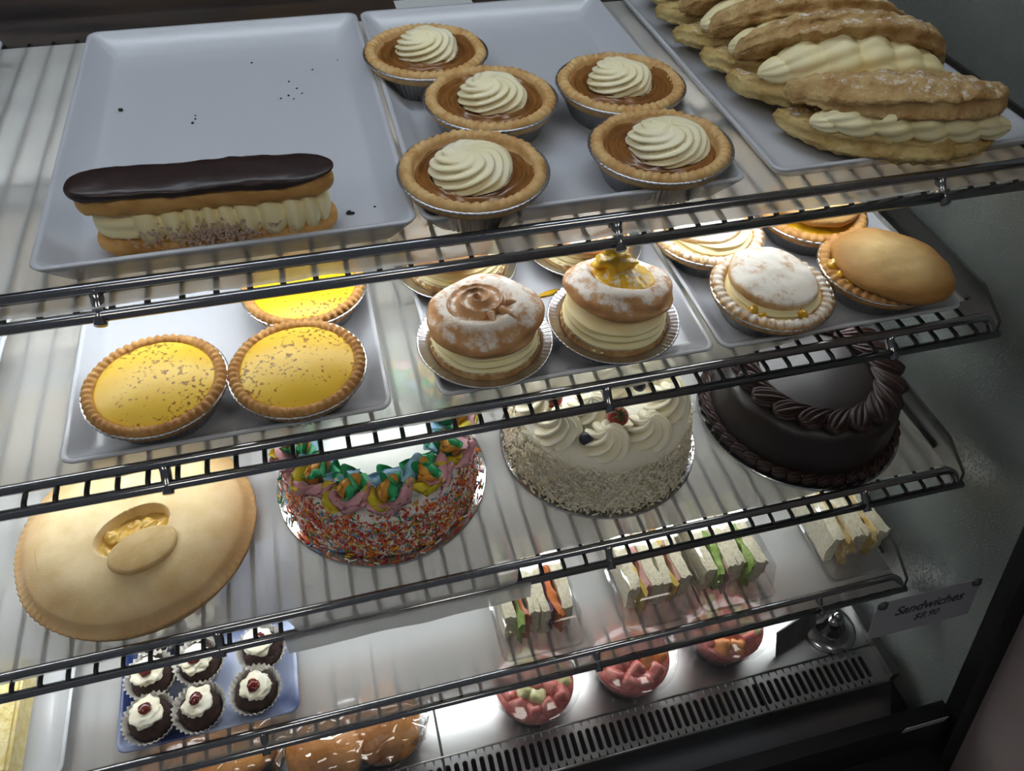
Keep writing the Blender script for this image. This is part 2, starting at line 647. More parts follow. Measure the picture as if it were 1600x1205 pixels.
# ------------------------------------------------------------------ wire shelves
def make_shelf(i, label):
    yu, zu = RAIL[i]
    yl, zl = yu - .012, zu - .014
    t = thing('wire_shelf', label, 'shelf', (0, yl, zl), group='wire shelves of the display case')
    zp = ZS[i] - zl - .0022                    # wire axis, just under the paper
    R_ = .0042
    arc = [(XR - .016, .012, .014)]
    for k in range(1, 7):
        a = k / 6 * pi / 2
        arc.append((XR - .016 + .014 * sin(a), .012 - .008 * (1 - cos(a)), .014 - .012 * (1 - cos(a))))
    mesh_obj('upper_rail', *tube([(XL, .012, .014), (0, .012, .014)] + arc + [(XR - .001, .002, .0)], R_, 10), 'chrome', t)
    mesh_obj('lower_rail', *tube([(XL, 0, 0), (XR + .004, 0, 0)], R_, 10), 'chrome', t)
    mesh_obj('rear_rail', *tube([(XL, YB - yl, zp - .005), (XR, YB - yl, zp - .005)], R_, 8), 'chrome', t)
    for yy in (.16, .30):
        mesh_obj('cross_rail', *tube([(XL, yy, zp - .0055), (XR, yy, zp - .0055)], .0035, 8), 'chrome', t)
    p0 = None
    for px in (-.525, -.160, .205, .487):
        if p0 is None:
            p0 = mesh_obj('post', *tube([(0, .012, .014), (0, .009, .007), (0, .002, .001), (0, -.006, -.003)], .0044, 10), 'chrome', t)
            p0.location = (px, 0, 0)
        else:
            share('post', p0, t, (px, 0, 0))
    w0 = None
    k = -25
    while True:
        x = -.2183 + .0222 * k
        k += 1
        if x > XR - .004:
            break
        if x < XL + .01:
            continue
        if w0 is None:
            w0 = mesh_obj('wire', *tube([(0, -.001, .0015), (0, .006, zp), (0, YB - yl, zp)], .0021, 6), 'wire_steel', t)
            w0.location = (x, 0, 0)
        else:
            share('wire', w0, t, (x, 0, 0))
    # bracket plate carrying the right end
    zz = zp
    prof = [(YB - yl + .03, zz + .022), (.045, zz + .022), (.008, zz + .004), (.004, zz - .012), (.03, zz - .022), (YB - yl + .03, zz - .03)]
    V = [(XR + .006, y, z) for y, z in prof] + [(XR + .010, y, z) for y, z in prof]
    n = len(prof)
    F = [tuple(range(n)), tuple(reversed(range(n, 2 * n)))] + [(q, q + n, (q + 1) % n + n, (q + 1) % n) for q in range(n)]
    mesh_obj('side_bracket', V, F, 'dull_steel', t, smooth=False)
    mesh_obj('bracket_flange', *box(XR + .001, XR + .006, .05, YB - yl, zz - .004, zz - .001), 'dull_steel', t, smooth=False)
    return t


make_shelf(1, 'topmost chromed wire shelf, carrying the eclair and turnover trays')
make_shelf(2, 'second chromed wire shelf from the top, carrying the custard tart tray')
make_shelf(3, 'third chromed wire shelf from the top, carrying three round cakes')
make_shelf(4, 'lowest chromed wire shelf, carrying cupcakes and packed sandwiches')


# ------------------------------------------------------------------ lights of the case
def led_strip(i, label):
    yu, zu = RAIL[i]
    y = yu + (.122 if i < 4 else .068)
    z = ZS[i] - .022
    t = thing('light_strip', label, 'lamp', (0, y, z), group='light strips under the shelves')
    mesh_obj('housing', *merge(box(XL + .05, XR - .03, -.010, .010, -.004, .010), box(XL + .05, XR - .03, -.0125, -.010, -.0095, .010)), 'fitting', t, smooth=False)
    mesh_obj('diffuser', *box(XL + .06, XR - .04, -.008, .008, -.008, -.004), 'led', t, smooth=False)


led_strip(1, 'white light strip under the topmost wire shelf')
led_strip(2, 'white light strip under the second wire shelf')
led_strip(3, 'white light strip under the third wire shelf')
led_strip(4, 'white light strip under the lowest wire shelf')
t = thing('light_strip', 'cool white light tube in the roof of the case', 'lamp', (0, .66, 1.775))
mesh_obj('housing', *box(-.62, .50, -.025, .025, .0, .025), 'fitting', t, smooth=False)
mesh_obj('diffuser', *tube([(-.60, 0, -.014), (.48, 0, -.014)], .013, 12), 'top_tube', t)


for lx, lb in ((-.9, 'square ceiling lamp of the shop, left of the case'), (.9, 'square ceiling lamp of the shop, right of the case')):
    t = thing('ceiling_lamp', lb, 'lamp', (lx, -.7, 2.70), group='shop ceiling lamps')
    mesh_obj('frame', *box(-.31, .31, -.31, .31, -.01, .03), 'fitting', t, smooth=False)
    mesh_obj('diffuser', *box(-.29, .29, -.29, .29, -.016, -.01), 'room_lamp', t, smooth=False)


# ------------------------------------------------------------------ paper liners
def liner(i, label, hem, amp=.0025, back=.85, drape=None):
    nx, ny = 150, 46
    x0, x1 = XL + .01, XR - .004
    zb = ZS[i] + .0002
    V, F = [], []
    yu, zu = RAIL[i]
    for b in range(ny):
        for a in range(nx):
            x = x0 + (x1 - x0) * a / (nx - 1)
            h = hem(x) + amp * noise.noise(Vector((x * 14, i * 3.3, 0))) + .0012 * noise.noise(Vector((x * 60, i * 3.3, 4)))
            t_ = (b / (ny - 1)) ** 1.4
            y = h + (back - h) * t_
            z = .0001 + .0012 * max(0.0, noise.noise(Vector((x * 5, y * 4, i * 7))) - .25)
            fr = max(0.0, 1 - (y - h) / .02)
            z += .0016 * fr * noise.noise(Vector((x * 40, i * 9.1, 2)))
            if drape and drape[0] < x < drape[1] and y < yu - .004:
                z -= (yu - .004 - y) * .4
            V.append((x, y, zb + z))
    for b in range(ny - 1):
        for a in range(nx - 1):
            q = b * nx + a
            F.append((q, q + 1, q + nx + 1, q + nx))
    return tag(mesh_obj('paper_liner', V, F, 'paper'), label, 'paper', 'paper shelf liners')


liner(1, 'white paper liner under the trays on the topmost wire shelf', lambda x: .4335)
liner(2, 'white paper liner under the trays of the second wire shelf', lambda x: .4145 if x < .25 else .4145 + min(.03, (x - .25) * .12))
liner(3, 'white paper liner under the pie and round cakes', lambda x: .3375 if -.10 < x < .115 else (.350 if x < .115 else .362))
liner(4, 'white paper liner beneath cupcake tray and sandwich packs', lambda x: .3150)
# the flap of the cake shelf liner that hangs over the rail
V, F = [], []
for b in range(7):
    for a in range(50):
        x = -.105 + .228 * a / 49
        q = b / 6
        hang = .024 + .006 * noise.noise(Vector((x * 18, 3, 0)))
        V.append((x, .3345 - .004 * q + .003 * noise.noise(Vector((x * 30, q, 1))), ZS[3] + .001 - hang * q))
for b in range(6):
    for a in range(49):
        q = b * 50 + a
        F.append((q, q + 1, q + 51, q + 50))
tag(mesh_obj('paper_flap', V, F, 'paper'), 'strip of white paper hanging over the rail below the sprinkle cake', 'paper')


# ------------------------------------------------------------------ trays
def tray(x0, x1, y0, y1, z, label, m='melamine', h=.020, group='white melamine trays'):
    hw, hd = (x1 - x0) / 2, (y1 - y0) / 2
    ins = .006 + .5 * h
    R = [rrect(hw - .014, hd - .014, .012, 0), rrect(hw - .012, hd - .012, .013, .0008), rrect(hw - .0012, hd - .0012, .0095, h - .003),
         rrect(hw, hd, .0105, h - .001), rrect(hw - .0006, hd - .0006, .0101, h), rrect(hw - .0036, hd - .0036, .0085, h),
         rrect(hw - .0046, hd - .0046, .008, h - .0012), rrect(hw - ins - .002, hd - ins - .002, .007, .0052),
         rrect(hw - ins - .006, hd - ins - .006, .006, .0036), rrect(hw - ins - .010, hd - ins - .010, .005, .0034)]
    V, F = loft(R)
    o = mesh_obj('serving_tray', V, F, m)
    o.location = ((x0 + x1) / 2, (y0 + y1) / 2, z + .0024)
    return tag(o, label, 'tray', group)


tray(-.1955, .0575, .4500, .816, ZS[1], 'white tray holding the chocolate eclair', h=.0215)
tray(.0605, .3127, .4500, .816, ZS[1], 'white tray holding five caramel tarts', h=.0215)
tray(.3440, .6000, .4620, .835, ZS[1], 'white tray holding the cream turnovers', h=.016)
tray(-.520, -.268, .4500, .816, ZS[1], 'white tray cut off at the left edge, beside the eclair tray', h=.0215)
tray(-.2335, .0217, .4230, .780, ZS[2], 'white tray holding the yellow custard tarts', h=.014)
tray(.0615, .3135, .4255, .780, ZS[2], 'white tray holding cream puffs in foil dishes', h=.014)
tray(.3178, .5715, .4245, .780, ZS[2], 'white tray holding the lidded fruit pies on the second shelf', h=.014)
tray(-.550, -.295, .4230, .780, ZS[2], 'white tray cut off at the left edge, beside the custard tray', h=.014)
tray(-.615, -.351, .3300, .600, ZS[4], 'white tray on the lowest shelf, left of the cupcake tray', h=.012)
tray(-.3025, -.120, .3365, .560, ZS[4], 'blue and white tray holding chocolate cupcakes', m='blue_tray', h=.012, group=None)
TF = .0058                                     # tray floor above the shelf plane


# ------------------------------------------------------------------ pastry parts
def foil_cup(parent, Ro=.0565, Rb=.040, h=.026, wide=False):
    n = 288
    if wide:
        prof = [(Rb, .0), (Rb + .002, .0004), (.049, h - .003), (.0505, h - .001), (.053, h), (Ro - .0015, h + .0004), (Ro, h + .0016), (Ro - .0008, h + .0026),
                (Ro - .002, h + .0018), (.053, h + .0010), (.0495, h - .0004), (.047, h - .004)]
    else:
        prof = [(Rb, .0), (Rb + .002, .0004), (Ro - .004, h - .003), (Ro - .0022, h - .001), (Ro, h), (Ro + .0004, h + .001), (Ro - .0008, h + .0018), (Ro - .003, h + .0006), (Ro - .006, h - .004)]

    def d(i, t, r, z):
        a = .0006 if 0 < i < 5 else .0002
        if wide and 4 <= i <= 9:
            return r, z + .00035 * cos(72 * t)
        return r + a * cos(72 * t), z
    return mesh_obj('foil_cup', *lathe(prof, n, d), 'foil', parent)


def crust(parent, Ro=.0550, Ri=.0445, zt=.0315, zb=.023, N=46, amp=.0013, skew=.5, m='pastry', seed=0, floor=.022):
    prof = [(Ro - .003, zb - .004), (Ro - .0006, zb), (Ro, zb + .002), (Ro - .0006, zt - .004), (Ro - .002, zt - .0015), ((Ro + Ri) / 2 + .001, zt),
            (Ri + .0025, zt - .0006), (Ri + .0008, zt - .0025), (Ri, zt - .005), (Ri - .002, floor)]
    wt = [0, .3, .6, .9, 1, 1, .9, .5, .2, 0]

    def d(i, t, r, z):
        w = wt[i]
        s = sin(N * t + skew * i)
        ridge = 1 - abs(sin(N * t / 2 + skew * i * .5)) ** .8
        ripple = .0010 * noise.noise(Vector((cos(t) * 3, sin(t) * 3, seed + 5)))
        return r + w * amp * .7 * s * (.6 if i > 5 else 1) + ripple, z - w * amp * 1.5 * ridge + ripple
    return mesh_obj('crust', *lathe(prof, N * 6, d), m, parent)


def rosette(name, parent, R, H, n, twist, a, m, z0=0, p=.75, seed=0, nt=None, nr=22, loc=(0, 0, 0), lump=.0, sharp=.7, tip=.0):
    """piped swirl: ridges winding up to the peak"""
    nt = nt or n * 10
    rings = []
    for i in range(nr):
        ph = -0.35 + (pi / 2 + .35) * i / (nr - 1)
        c_ = max(0.0, cos(ph)) ** p if i < nr - 1 else .02
        s_ = sin(ph)
        ring = []
        for j in range(nt):
            t = 2 * pi * j / nt
            wv = abs(sin((n * (t - twist * (ph + .35))) / 2)) ** sharp       # 0 in grooves, 1 on ridges
            fade = min(1, (1 - i / (nr - 1)) * 2.2 + .12)
            k = 1 - a * (1 - wv) * fade
            lm = 1 + lump * noise.noise(Vector((cos(t) * 1.4, sin(t) * 1.4, ph + seed * 3.1)))
            zz = z0 + H * (s_ if s_ > 0 else s_ * .5) * (1 - .55 * a * (1 - wv) * fade) * lm
            zz += tip * H * max(0, (i / (nr - 1) - .8) * 5) ** 2
            rr = R * c_ * k * lm
            ring.append((rr * cos(t), rr * sin(t), zz))
        rings.append(ring)
    V, F = loft(rings)
    o = mesh_obj(name, V, F, m, parent)
    o.location = loc
    return o


def disc(name, parent, R, zf, m, nr=30, nt=96, skirt=.004, loc=(0, 0, 0)):
    """polar height field with a skirt below its rim"""
    rings = []
    for i in range(nr, 0, -1):
        r = R * i / nr
        rings.append([(r * cos(2 * pi * j / nt), r * sin(2 * pi * j / nt), zf(r, 2 * pi * j / nt)) for j in range(nt)])
    rings.insert(0, [(x, y, z - skirt) for x, y, z in rings[0]])
    V, F = loft(rings, True, True)
    V[-1] = (0, 0, zf(0, 0))
    o = mesh_obj(name, V, F, m, parent)
    o.location = loc
    return o


def blob(name, parent, sx, sy, sz, m, amp=.1, s=30, seed=0, loc=(0, 0, 0), rot=(0, 0, 0), sub=3, flat=0, cube=False):
    bm = bmesh.new()
    bmesh.ops.create_icosphere(bm, subdivisions=sub, radius=1)
    V = []
    for v_ in bm.verts:
        c = v_.co
        k = 1 + amp * fbm(c.x + seed * 5.3, c.y, c.z + seed, s * .05)
        if cube:
            k *= min(1.5, 1 / (abs(c.x) ** 5 + abs(c.y) ** 5 + abs(c.z) ** 5) ** .2) * .86
        z = c.z * sz * k
        if flat and z < -sz * (1 - flat):
            z = -sz * (1 - flat)
        V.append((c.x * sx * k, c.y * sy * k, z))
    F = [tuple(q.index for q in f_.verts) for f_ in bm.faces]
    bm.free()
    o = mesh_obj(name, V, F, m, parent)
    o.location = loc
    o.rotation_euler = rot
    return o


# ------------------------------------------------------------------ top shelf: caramel tarts
def caramel_tart(x, y, rz, label, off, tw, R, seed, tilt=0):
    t = thing('caramel_tart', label, 'tart', (x, y, ZS[1] + TF), rz, 'caramel tarts on the top shelf', rx=tilt)
    foil_cup(t)
    crust(t, seed=seed)
    ph = seed * 1.7

    def zf(r, a):
        q = r / .046
        w = 2 * pi * (r / .0078) - a + ph + 1.1 * noise.noise(Vector((cos(a) * 1.2, sin(a) * 1.2, seed)))
        return .0262 + .0028 * (1 - abs(sin(w / 2)) ** .6 * 2) * min(1, q * 2) + .0008 * sin(3 * a + seed)
    disc('caramel_filling', t, .0462, zf, 'caramel', nr=44, nt=128)
    rosette('cream_swirl', t, R * 1.06, .0150, 9, tw, .34, 'cream', z0=.028, p=.62, seed=seed, loc=(off[0], off[1], 0), lump=.10, tip=.1)


caramel_tart(.1073, .6932, .3, 'caramel tart with cream swirl at the back of its tray', (.002, .002), 1.9, .0275, 1)
caramel_tart(.1449, .5969, 1.1, 'caramel tart with cream swirl, touching the frontmost one from behind', (.000, -.001), 1.7, .0275, 2)
caramel_tart(.1067, .4921, 2.2, 'frontmost caramel tart, nearest the eclair tray', (.0, .003), 1.6, .0300, 3)
caramel_tart(.2619, .6005, .7, 'caramel tart with cream swirl in the right rear of its tray', (.000, .001), 1.8, .0275, 4)
caramel_tart(.2575, .4955, 4.0, 'caramel tart with broad flat cream swirl near the turnovers', (-.002, .005), 1.7, .0310, 5, .03)


# ------------------------------------------------------------------ eclair
def loaf(L, wf, zlo, zhi, nx=70, nph=40, p=5.0, sq=2.6, disp=None, bow=0.0):
    """long loaf along x; zlo/zhi(s) bottom and top, wf(s) half width"""
    rings = []
    for i in range(nx):
        s = -cos(pi * i / (nx - 1))
        s = max(-.9985, min(.9985, s))
        e = (1 - abs(s) ** p) ** (1 / 2.2)
        w = wf(s) * e
        a, b = zlo(s), zhi(s)
        zc, hh = (a + b) / 2, (b - a) / 2 * (e ** .8)
        ring = []
        for j in range(nph):
            ph = 2 * pi * j / nph
            c_, s_ = cos(ph), sin(ph)
            yy = w * (abs(c_) ** (2 / sq)) * (1 if c_ >= 0 else -1)
            zz = hh * (abs(s_) ** (2 / sq)) * (1 if s_ >= 0 else -1)
            dx = dy = dz = 0
            if disp:
                k = disp(s, ph)
                ln = sqrt(yy * yy + zz * zz) + 1e-6
                dy, dz = yy / ln * k * e, zz / ln * k * e
            ring.append((s * L / 2, yy + dy + bow * (s * s), zc + zz + dz))
        rings.append(ring)
    return loft(rings)


t = thing('chocolate_eclair', 'chocolate glazed eclair filled with piped cream', 'eclair', (-.078, .4890, ZS[1] + TF), radians(-4.0))
rough_ = lambda k, a: (lambda s, ph: a * fbm(s * 6 + k, cos(ph) * 1.2, sin(ph) * 1.2, 1.6))
mesh_obj('bottom_bun', *loaf(.164, lambda s: .0262, lambda s: .0, lambda s: .0185 + .002 * s, p=5, sq=2.3, disp=rough_(3, .002)), 'eclair_bun', t)


def ecl_cream(s, ph):
    q = s * 19 + 1.6 * cos(ph * 1.0) + .7 * sin(s * 7)
    a = .0062 if s > -.62 else .0010
    if s <= -.62:
        return .002 * abs(sin(ph * 5)) - .002
    return a * (abs(sin(q)) ** .7) - .002 + .0012 * noise.noise(Vector((s * 12, ph, 1)))


mesh_obj('cream_filling', *loaf(.158, lambda s: .0225, lambda s: .009, lambda s: .039, nx=260, nph=64, p=8, sq=2.4, disp=ecl_cream), 'cream_yellow', t)
tb = mesh_obj('top_bun', *loaf(.168, lambda s: .0165, lambda s: .0335 + .002 * s, lambda s: .0525 + .001 * s, p=7, sq=2.6, disp=rough_(9, .0018)), 'eclair_bun', t)
tb.location = (0, -.0065, 0)
gl = mesh_obj('chocolate_glaze', *loaf(.172, lambda s: .0178 - (.004 if s > .78 else 0) * (s - .78) / .22, lambda s: .0465 + .0035 * max(0, (s - .6) / .4) + .0012 * sin(s * 9), lambda s: .0552 + .0008 * sin(5 * s),
                                       p=9, sq=3.0, disp=rough_(21, .0010)), 'glaze', t)
gl.location = (-.001, -.0058, .0005)
V, F = [], []
for _ in range(260):
    s = random.gauss(-.002, .022)
    z = random.gauss(.020, .005)
    if not .006 < z < .040:
        continue
    c = Vector((s, -.0280 + .0016 * random.random() - .001 * ((z - .026) / .014) ** 2, z))
    M_ = Matrix.Rotation(random.uniform(0, pi), 3, 'Y') @ Matrix.Rotation(random.uniform(-.5, .5), 3, 'Z')
    l, w, h = random.uniform(.0008, .0018), .0006, .0003
    vv, ff = box(-l, l, -h, h, -w, w)
    o0 = len(V)
    V += [tuple(c + M_ @ Vector(q)) for q in vv]
    F += [tuple(i + o0 for i in q) for q in ff]
stuff(mesh_obj('chocolate_shavings', V, F, 'shaving', t, smooth=False))

# crumbs left on the trays
V, F = [], []


def crumb_at(x, y, z, r):
    global V, F
    bm = bmesh.new()
    bmesh.ops.create_icosphere(bm, subdivisions=1, radius=r)
    o0 = len(V)
    bm.verts.ensure_lookup_table()
    for v_ in bm.verts:
        V.append((x + v_.co.x * random.uniform(.7, 1.4), y + v_.co.y * random.uniform(.7, 1.4), z + r * .5 + v_.co.z * .6))
    for f_ in bm.faces:
        F.append(tuple(q.index + o0 for q in f_.verts))
    bm.free()


for (x, y, r) in [(-.162, .690, .0022), (-.100, .668, .0010), (-.102, .655, .0014), (-.100, .662, .0010), (-.020, .688, .0012), (-.016, .681, .0009), (-.008, .690, .0009),
                  (-.012, .700, .0010), (-.027, .684, .0010), (-.018, .715, .0010), (-.050, .760, .0012), (.030, .750, .0008), (.005, .735, .0009), (.052 - .02, .50, .0010)]:
    crumb_at(x, y, ZS[1] + TF, r)
stuff(tag(mesh_obj('chocolate_crumbs', V, F, 'crumb', smooth=False), 'tiny dark crumbs scattered on the eclair tray', 'crumbs'))
V, F = [], []
crumb_at(.0125, .4955, ZS[1] + TF, .0024)
crumb_at(.0150, .4950, ZS[1] + TF, .0016)
tag(mesh_obj('chocolate_crumb', V, F, 'crumb', smooth=False), 'dark chocolate crumb lying beside the right end of the eclair', 'crumb')


# ------------------------------------------------------------------ cream turnovers
def shell(parent, name, L, W, T, ang, m, seed, zoff=0, bulge=0.0, flip=1):
    """half-moon of puff pastry hinged along its rear edge"""
    nx, nph = 90, 44
    ca, sa = cos(ang), sin(ang)
    rings = []
    for i in range(nx):
        s = -cos(pi * i / (nx - 1))
        s = max(-.998, min(.998, s))
        e = (1 - abs(s) ** 2.4) ** .62
        w = W * e * (1 - .10 * s * (-1))
        th = T * (.35 + .65 * e)
        if abs(s) > .97:
            th *= max(.15, (1 - abs(s)) / .03)
        ring = []
        for j in range(nph):
            ph = 2 * pi * j / nph
            c_, s_ = cos(ph), sin(ph)
            k = 1 + .22 * fbm(s * 5 + seed, c_ * 1.3, s_ * 1.3 + seed, 1.5)
            flk = 1 + .10 * sin(8 * ph + 3 * s + seed) * abs(c_) + .07 * noise.noise(Vector((s * 14, ph * 1.5, seed)))
            y = -w * .5 + w * .5 * (abs(c_) ** .8) * (1 if c_ > 0 else -1) * flk
            z = th * .5 * (abs(s_) ** .75) * (1 if s_ > 0 else -1) * k + bulge * e * (1 - (2 * (-y / max(w, 1e-4)) - 1) ** 2) * flip
            z += .0024 * fbm(s * 11, y * 90, seed, 1.0)
            ring.append((s * L / 2, y * ca + z * sa, -y * sa + z * ca + zoff))
        rings.append(ring)
    V, F = loft(rings)
    return mesh_obj(name, V, F, m, parent)


def turnover(x, y, rz, tilt, label, seed, L=.190, op=38, lift=0, sx=1):
    t = thing('cream_turnover', label, 'pastry', (x, y, ZS[1] + TF + lift), rz, 'cream turnovers in a row', rx=radians(tilt))
    t.scale = (sx, 1, 1)
    shell(t, 'lower_pastry', L, .066, .027, radians(-1), 'puff_pale', seed, zoff=.0140)
    shell(t, 'upper_pastry', L * .97, .063, .029, radians(op), 'puff', seed + 4, zoff=.034, bulge=.008)

    def cdisp(s, ph):
        return .0055 * abs(sin(s * 9 + 1.1 * sin(ph) + seed)) ** .6 + .0026 * abs(sin(5 * ph + 6 * s)) - .004
    V, F = loaf(L * .86, lambda s: .026 * (1 - .45 * s * s), lambda s: .016, lambda s: .029 + (.012 + .0006 * op) * (1 - .7 * s * s), nx=170, nph=56, p=2.6, sq=2.1, disp=cdisp)
    o = mesh_obj('cream_filling', V, F, 'cream_yellow', t)
    o.location = (.006, -.037, 0)
    return t


TO = [(.4720, .5150, 'frontmost cream turnover, nearest the shelf rail', -3, 13),
      (.4560, .5760, 'second cream turnover from the rail, cream heaped in the middle', -13, 36),
      (.4520, .6230, 'third cream turnover from the rail', -14, 34),
      (.4480, .6820, 'fourth cream turnover from the rail', -14, 34),
      (.4500, .7330, 'fifth cream turnover from the rail, at the top edge of the photo', -14, 32),
      (.4540, .7800, 'rearmost cream turnover, mostly cut off by the photo edge', -14, 32)]
for k, (x, y, lb, tl, op) in enumerate(TO):
    turnover(x, y, radians(-16 - 2 * (k % 3)), tl, lb, k * 2.3 + 1, op=op, lift=.002 if k == 0 else .004)


# ------------------------------------------------------------------ second shelf: custard tarts
def custard_tart(x, y, rz, label, m, seed):
    t = thing('custard_tart', label, 'tart', (x, y, ZS[2] + TF), rz, 'custard tarts on the second shelf')
    foil_cup(t, Ro=.0568)
    crust(t, N=52, amp=.0016, skew=.9, Ro=.0558, Ri=.0462, m='pastry_dark', seed=seed, zt=.0325)
    disc('custard', t, .0470, lambda r, a: .0285 + .0052 * (1 - (r / .047) ** 3.2) + .0008 * noise.noise(Vector((r * cos(a) * 30, r * sin(a) * 30, seed))), m)


custard_tart(-.1609, .4765, .4, 'custard tart with nutmeg specks at the front left of its tray', 'custard', 1)
custard_tart(-.0488, .4703, 2.0, 'custard tart with dense nutmeg specks, front right of its tray', 'custard', 2)
custard_tart(-.0361, .5727, 3.6, 'custard tart at the back, light put into its yellow, behind the upper rail', 'custard_lit', 3)


# ------------------------------------------------------------------ second shelf: cream puffs in foil dishes
def swirl_layer(parent, name, R0, R1, z0, z1, turns, m, seed, off=(0, 0), amp=.0022):
    nz, nt = 44, 120
    rings = []
    for i in range(nz):
        q = i / (nz - 1)
        ring = []
        for j in range(nt):
            a = 2 * pi * j / nt
            w = q * turns * pi * 2 + a + .5 * sin(2 * a + seed)
            r = R0 + (R1 - R0) * q + amp * (abs(sin(w / 2)) ** .7 - .5) * 1.6 + .0015 * noise.noise(Vector((cos(a) * 2, sin(a) * 2, q * 3 + seed)))
            if q > .94:
                r *= 1 - (q - .94) * 3
            ring.append((r * cos(a) + off[0], r * sin(a) + off[1], z0 + (z1 - z0) * q))
        rings.append(ring)
    V, F = loft(rings)
    return mesh_obj(name, V, F, m, parent)


def dome_lid(parent, R, H, m, seed, crater=None, lump=.12, loc=(0, 0, 0), rot=(0, 0, 0)):
    """puffy choux top; crater = (radius, depth, dx, dy)"""
    nr, nt = 40, 100
    rings = []
    for i in range(nr):
        ph = -pi * .42 + (pi * .92) * i / (nr - 1)
        ring = []
        for j in range(nt):
            a = 2 * pi * j / nt
            k = 1 + lump * fbm(cos(a) * cos(ph), sin(a) * cos(ph), sin(ph) + seed, 1.3, 2)
            r = R * max(.01, cos(ph)) ** .72 * k
            z = H * (.42 + .58 * sin(ph) if ph > 0 else .42 + .42 * sin(ph)) * (1 + .5 * (k - 1))
            x, y = r * cos(a), r * sin(a)
            if crater:
                d = sqrt((x - crater[2]) ** 2 + (y - crater[3]) ** 2) / crater[0]
                if d < 1.2 and ph > 0:
                    z -= crater[1] * (1 - min(1, max(0, (d - .75) / .45))) ** 1.0
            ring.append((x, y, z))
        rings.append(ring)
    V, F = loft(rings)
    o = mesh_obj('choux_lid', V, F, m, parent)
    o.location = loc
    o.rotation_euler = rot
    return o


def puff_base(label, x, y, rz, seed, group='cream puffs in foil dishes', zc=.036):
    t = thing('cream_puff', label, 'cream puff', (x, y, ZS[2] + TF), rz, group)
    foil_cup(t, Ro=.0605, Rb=.043, h=.0165, wide=True)
    crust(t, Ro=.0490, Ri=.0435, zt=.0215, zb=.013, N=40, amp=.0010, m='pastry_sugar', seed=seed, floor=.012)
    swirl_layer(t, 'cream_layer', .0450, .0420, .0165, zc, 3.0, 'cream_yellow', seed, amp=.0036)
    return t


t = puff_base('cream puff with caramel swirled on its sugar dusted lid', .1121, .4777, .2, 1)
lid = dome_lid(t, .0495, .0340, 'choux', 3, crater=(.027, .008, -.004, .004), lump=.10, loc=(0, .0, .0295), rot=(radians(-3), 0, 0))


def car(r, a):
    w = a * 1 - 2 * pi * r / .0105
    return .0312 + .0050 * (1 - abs(sin(w / 2)) ** .8) - .0085 * (r / .029) ** 2 + .002


disc('caramel_swirl', lid, .0290, car, 'caramel_pale', nr=34, nt=90, skirt=.006, loc=(-.004, .004, -.0015))
for (a, ln) in ((-1.15, .020), (-.55, .014), (-1.7, .010)):
    pts = []
    for k in range(9):
        q = k / 8
        r = .018 + ln * 1.15 * q
        z = .0318 - .0035 * q - .022 * max(0, (r - .030) / .018) ** 1.7 if r < .05 else .02
        pts.append((r * cos(a), r * sin(a), z))
    mesh_obj('caramel_drip', *tube(pts, lambda q: .0034 * (1 - .3 * q), 8), 'caramel_pale', lid)

t = puff_base('cream puff with a lemon curd peak in its sugared lid', .2322, .4784, 1.0, 2, zc=.038)
t.rotation_euler.z = 0
lid = dome_lid(t, .0495, .0330, 'choux', 8, crater=(.029, .012, .004, .004), lump=.12, loc=(.004, .007, .030), rot=(radians(-10), radians(6), 0))
disc('lemon_curd', lid, .0285, lambda r, a: .0235 + .010 * (1 - (r / .029) ** 2) + .0022 * fbm(r * cos(a) * 90, r * sin(a) * 90, 2, 1), 'curd_sugar', nr=26, nt=72, skirt=.008, loc=(.004, .004, 0))
blob('curd_peak', lid, .0165, .0140, .0120, 'curd_sugar', .45, 34, 4, loc=(-.004, .010, .034), sub=4)
blob('curd_peak', lid, .0080, .0075, .0100, 'curd_sugar', .35, 34, 9, loc=(-.007, .013, .043), sub=3)

t = puff_base('cream puff half hidden behind the rail, left rear', .1093, .5908, 2.0, 3)
dome_lid(t, .0430, .0300, 'choux', 14, lump=.10, loc=(0, .012, .033))
t = puff_base('cream puff half hidden behind the rail, right rear', .2404, .5939, 2.8, 4)
dome_lid(t, .0430, .0300, 'choux', 19, lump=.10, loc=(0, .010, .033))
blob('curd_smear', None, .012, .0035, .0015, 'curd', .3, 40, 2, loc=(.1905, .5420, ZS[2] + TF + .001), rot=(0, 0, .25))
tag(bpy.data.objects['curd_smear'], 'yellow smear of lemon curd on the tray between cream puffs', 'curd')


# ------------------------------------------------------------------ second shelf: lidded tarts and fruit pies
def flat_lid(parent, R, T, m, seed, loc, rot, dome=.2, lump=.06, name='pastry_lid'):
    nr, nt = 30, 90
    rings = []
    for i in range(nr):
        ph = -pi / 2 * .97 + pi * .97 * i / (nr - 1)
        c_, s_ = cos(ph), sin(ph)
        ring = []
        for j in range(nt):
            a = 2 * pi * j / nt
            k = 1 + lump * noise.noise(Vector((cos(a) * 1.5, sin(a) * 1.5, seed)))
            r = R * max(.01, c_) ** .35 * k
            z = T * (abs(s_) ** .8) * (1 if s_ > 0 else -.6) + dome * R * (1 - (r / R) ** 2) + .0010 * fbm(r * cos(a) * 60, r * sin(a) * 60, seed, 1)
            ring.append((r * cos(a), r * sin(a), z))
        rings.append(ring)
    # close the dimple at top and bottom with extra inner rings
    top = rings[-1]
    V, F = loft(rings)
    o = mesh_obj(name, V, F, m, parent)
    o.location = loc
    o.rotation_euler = rot
    return o


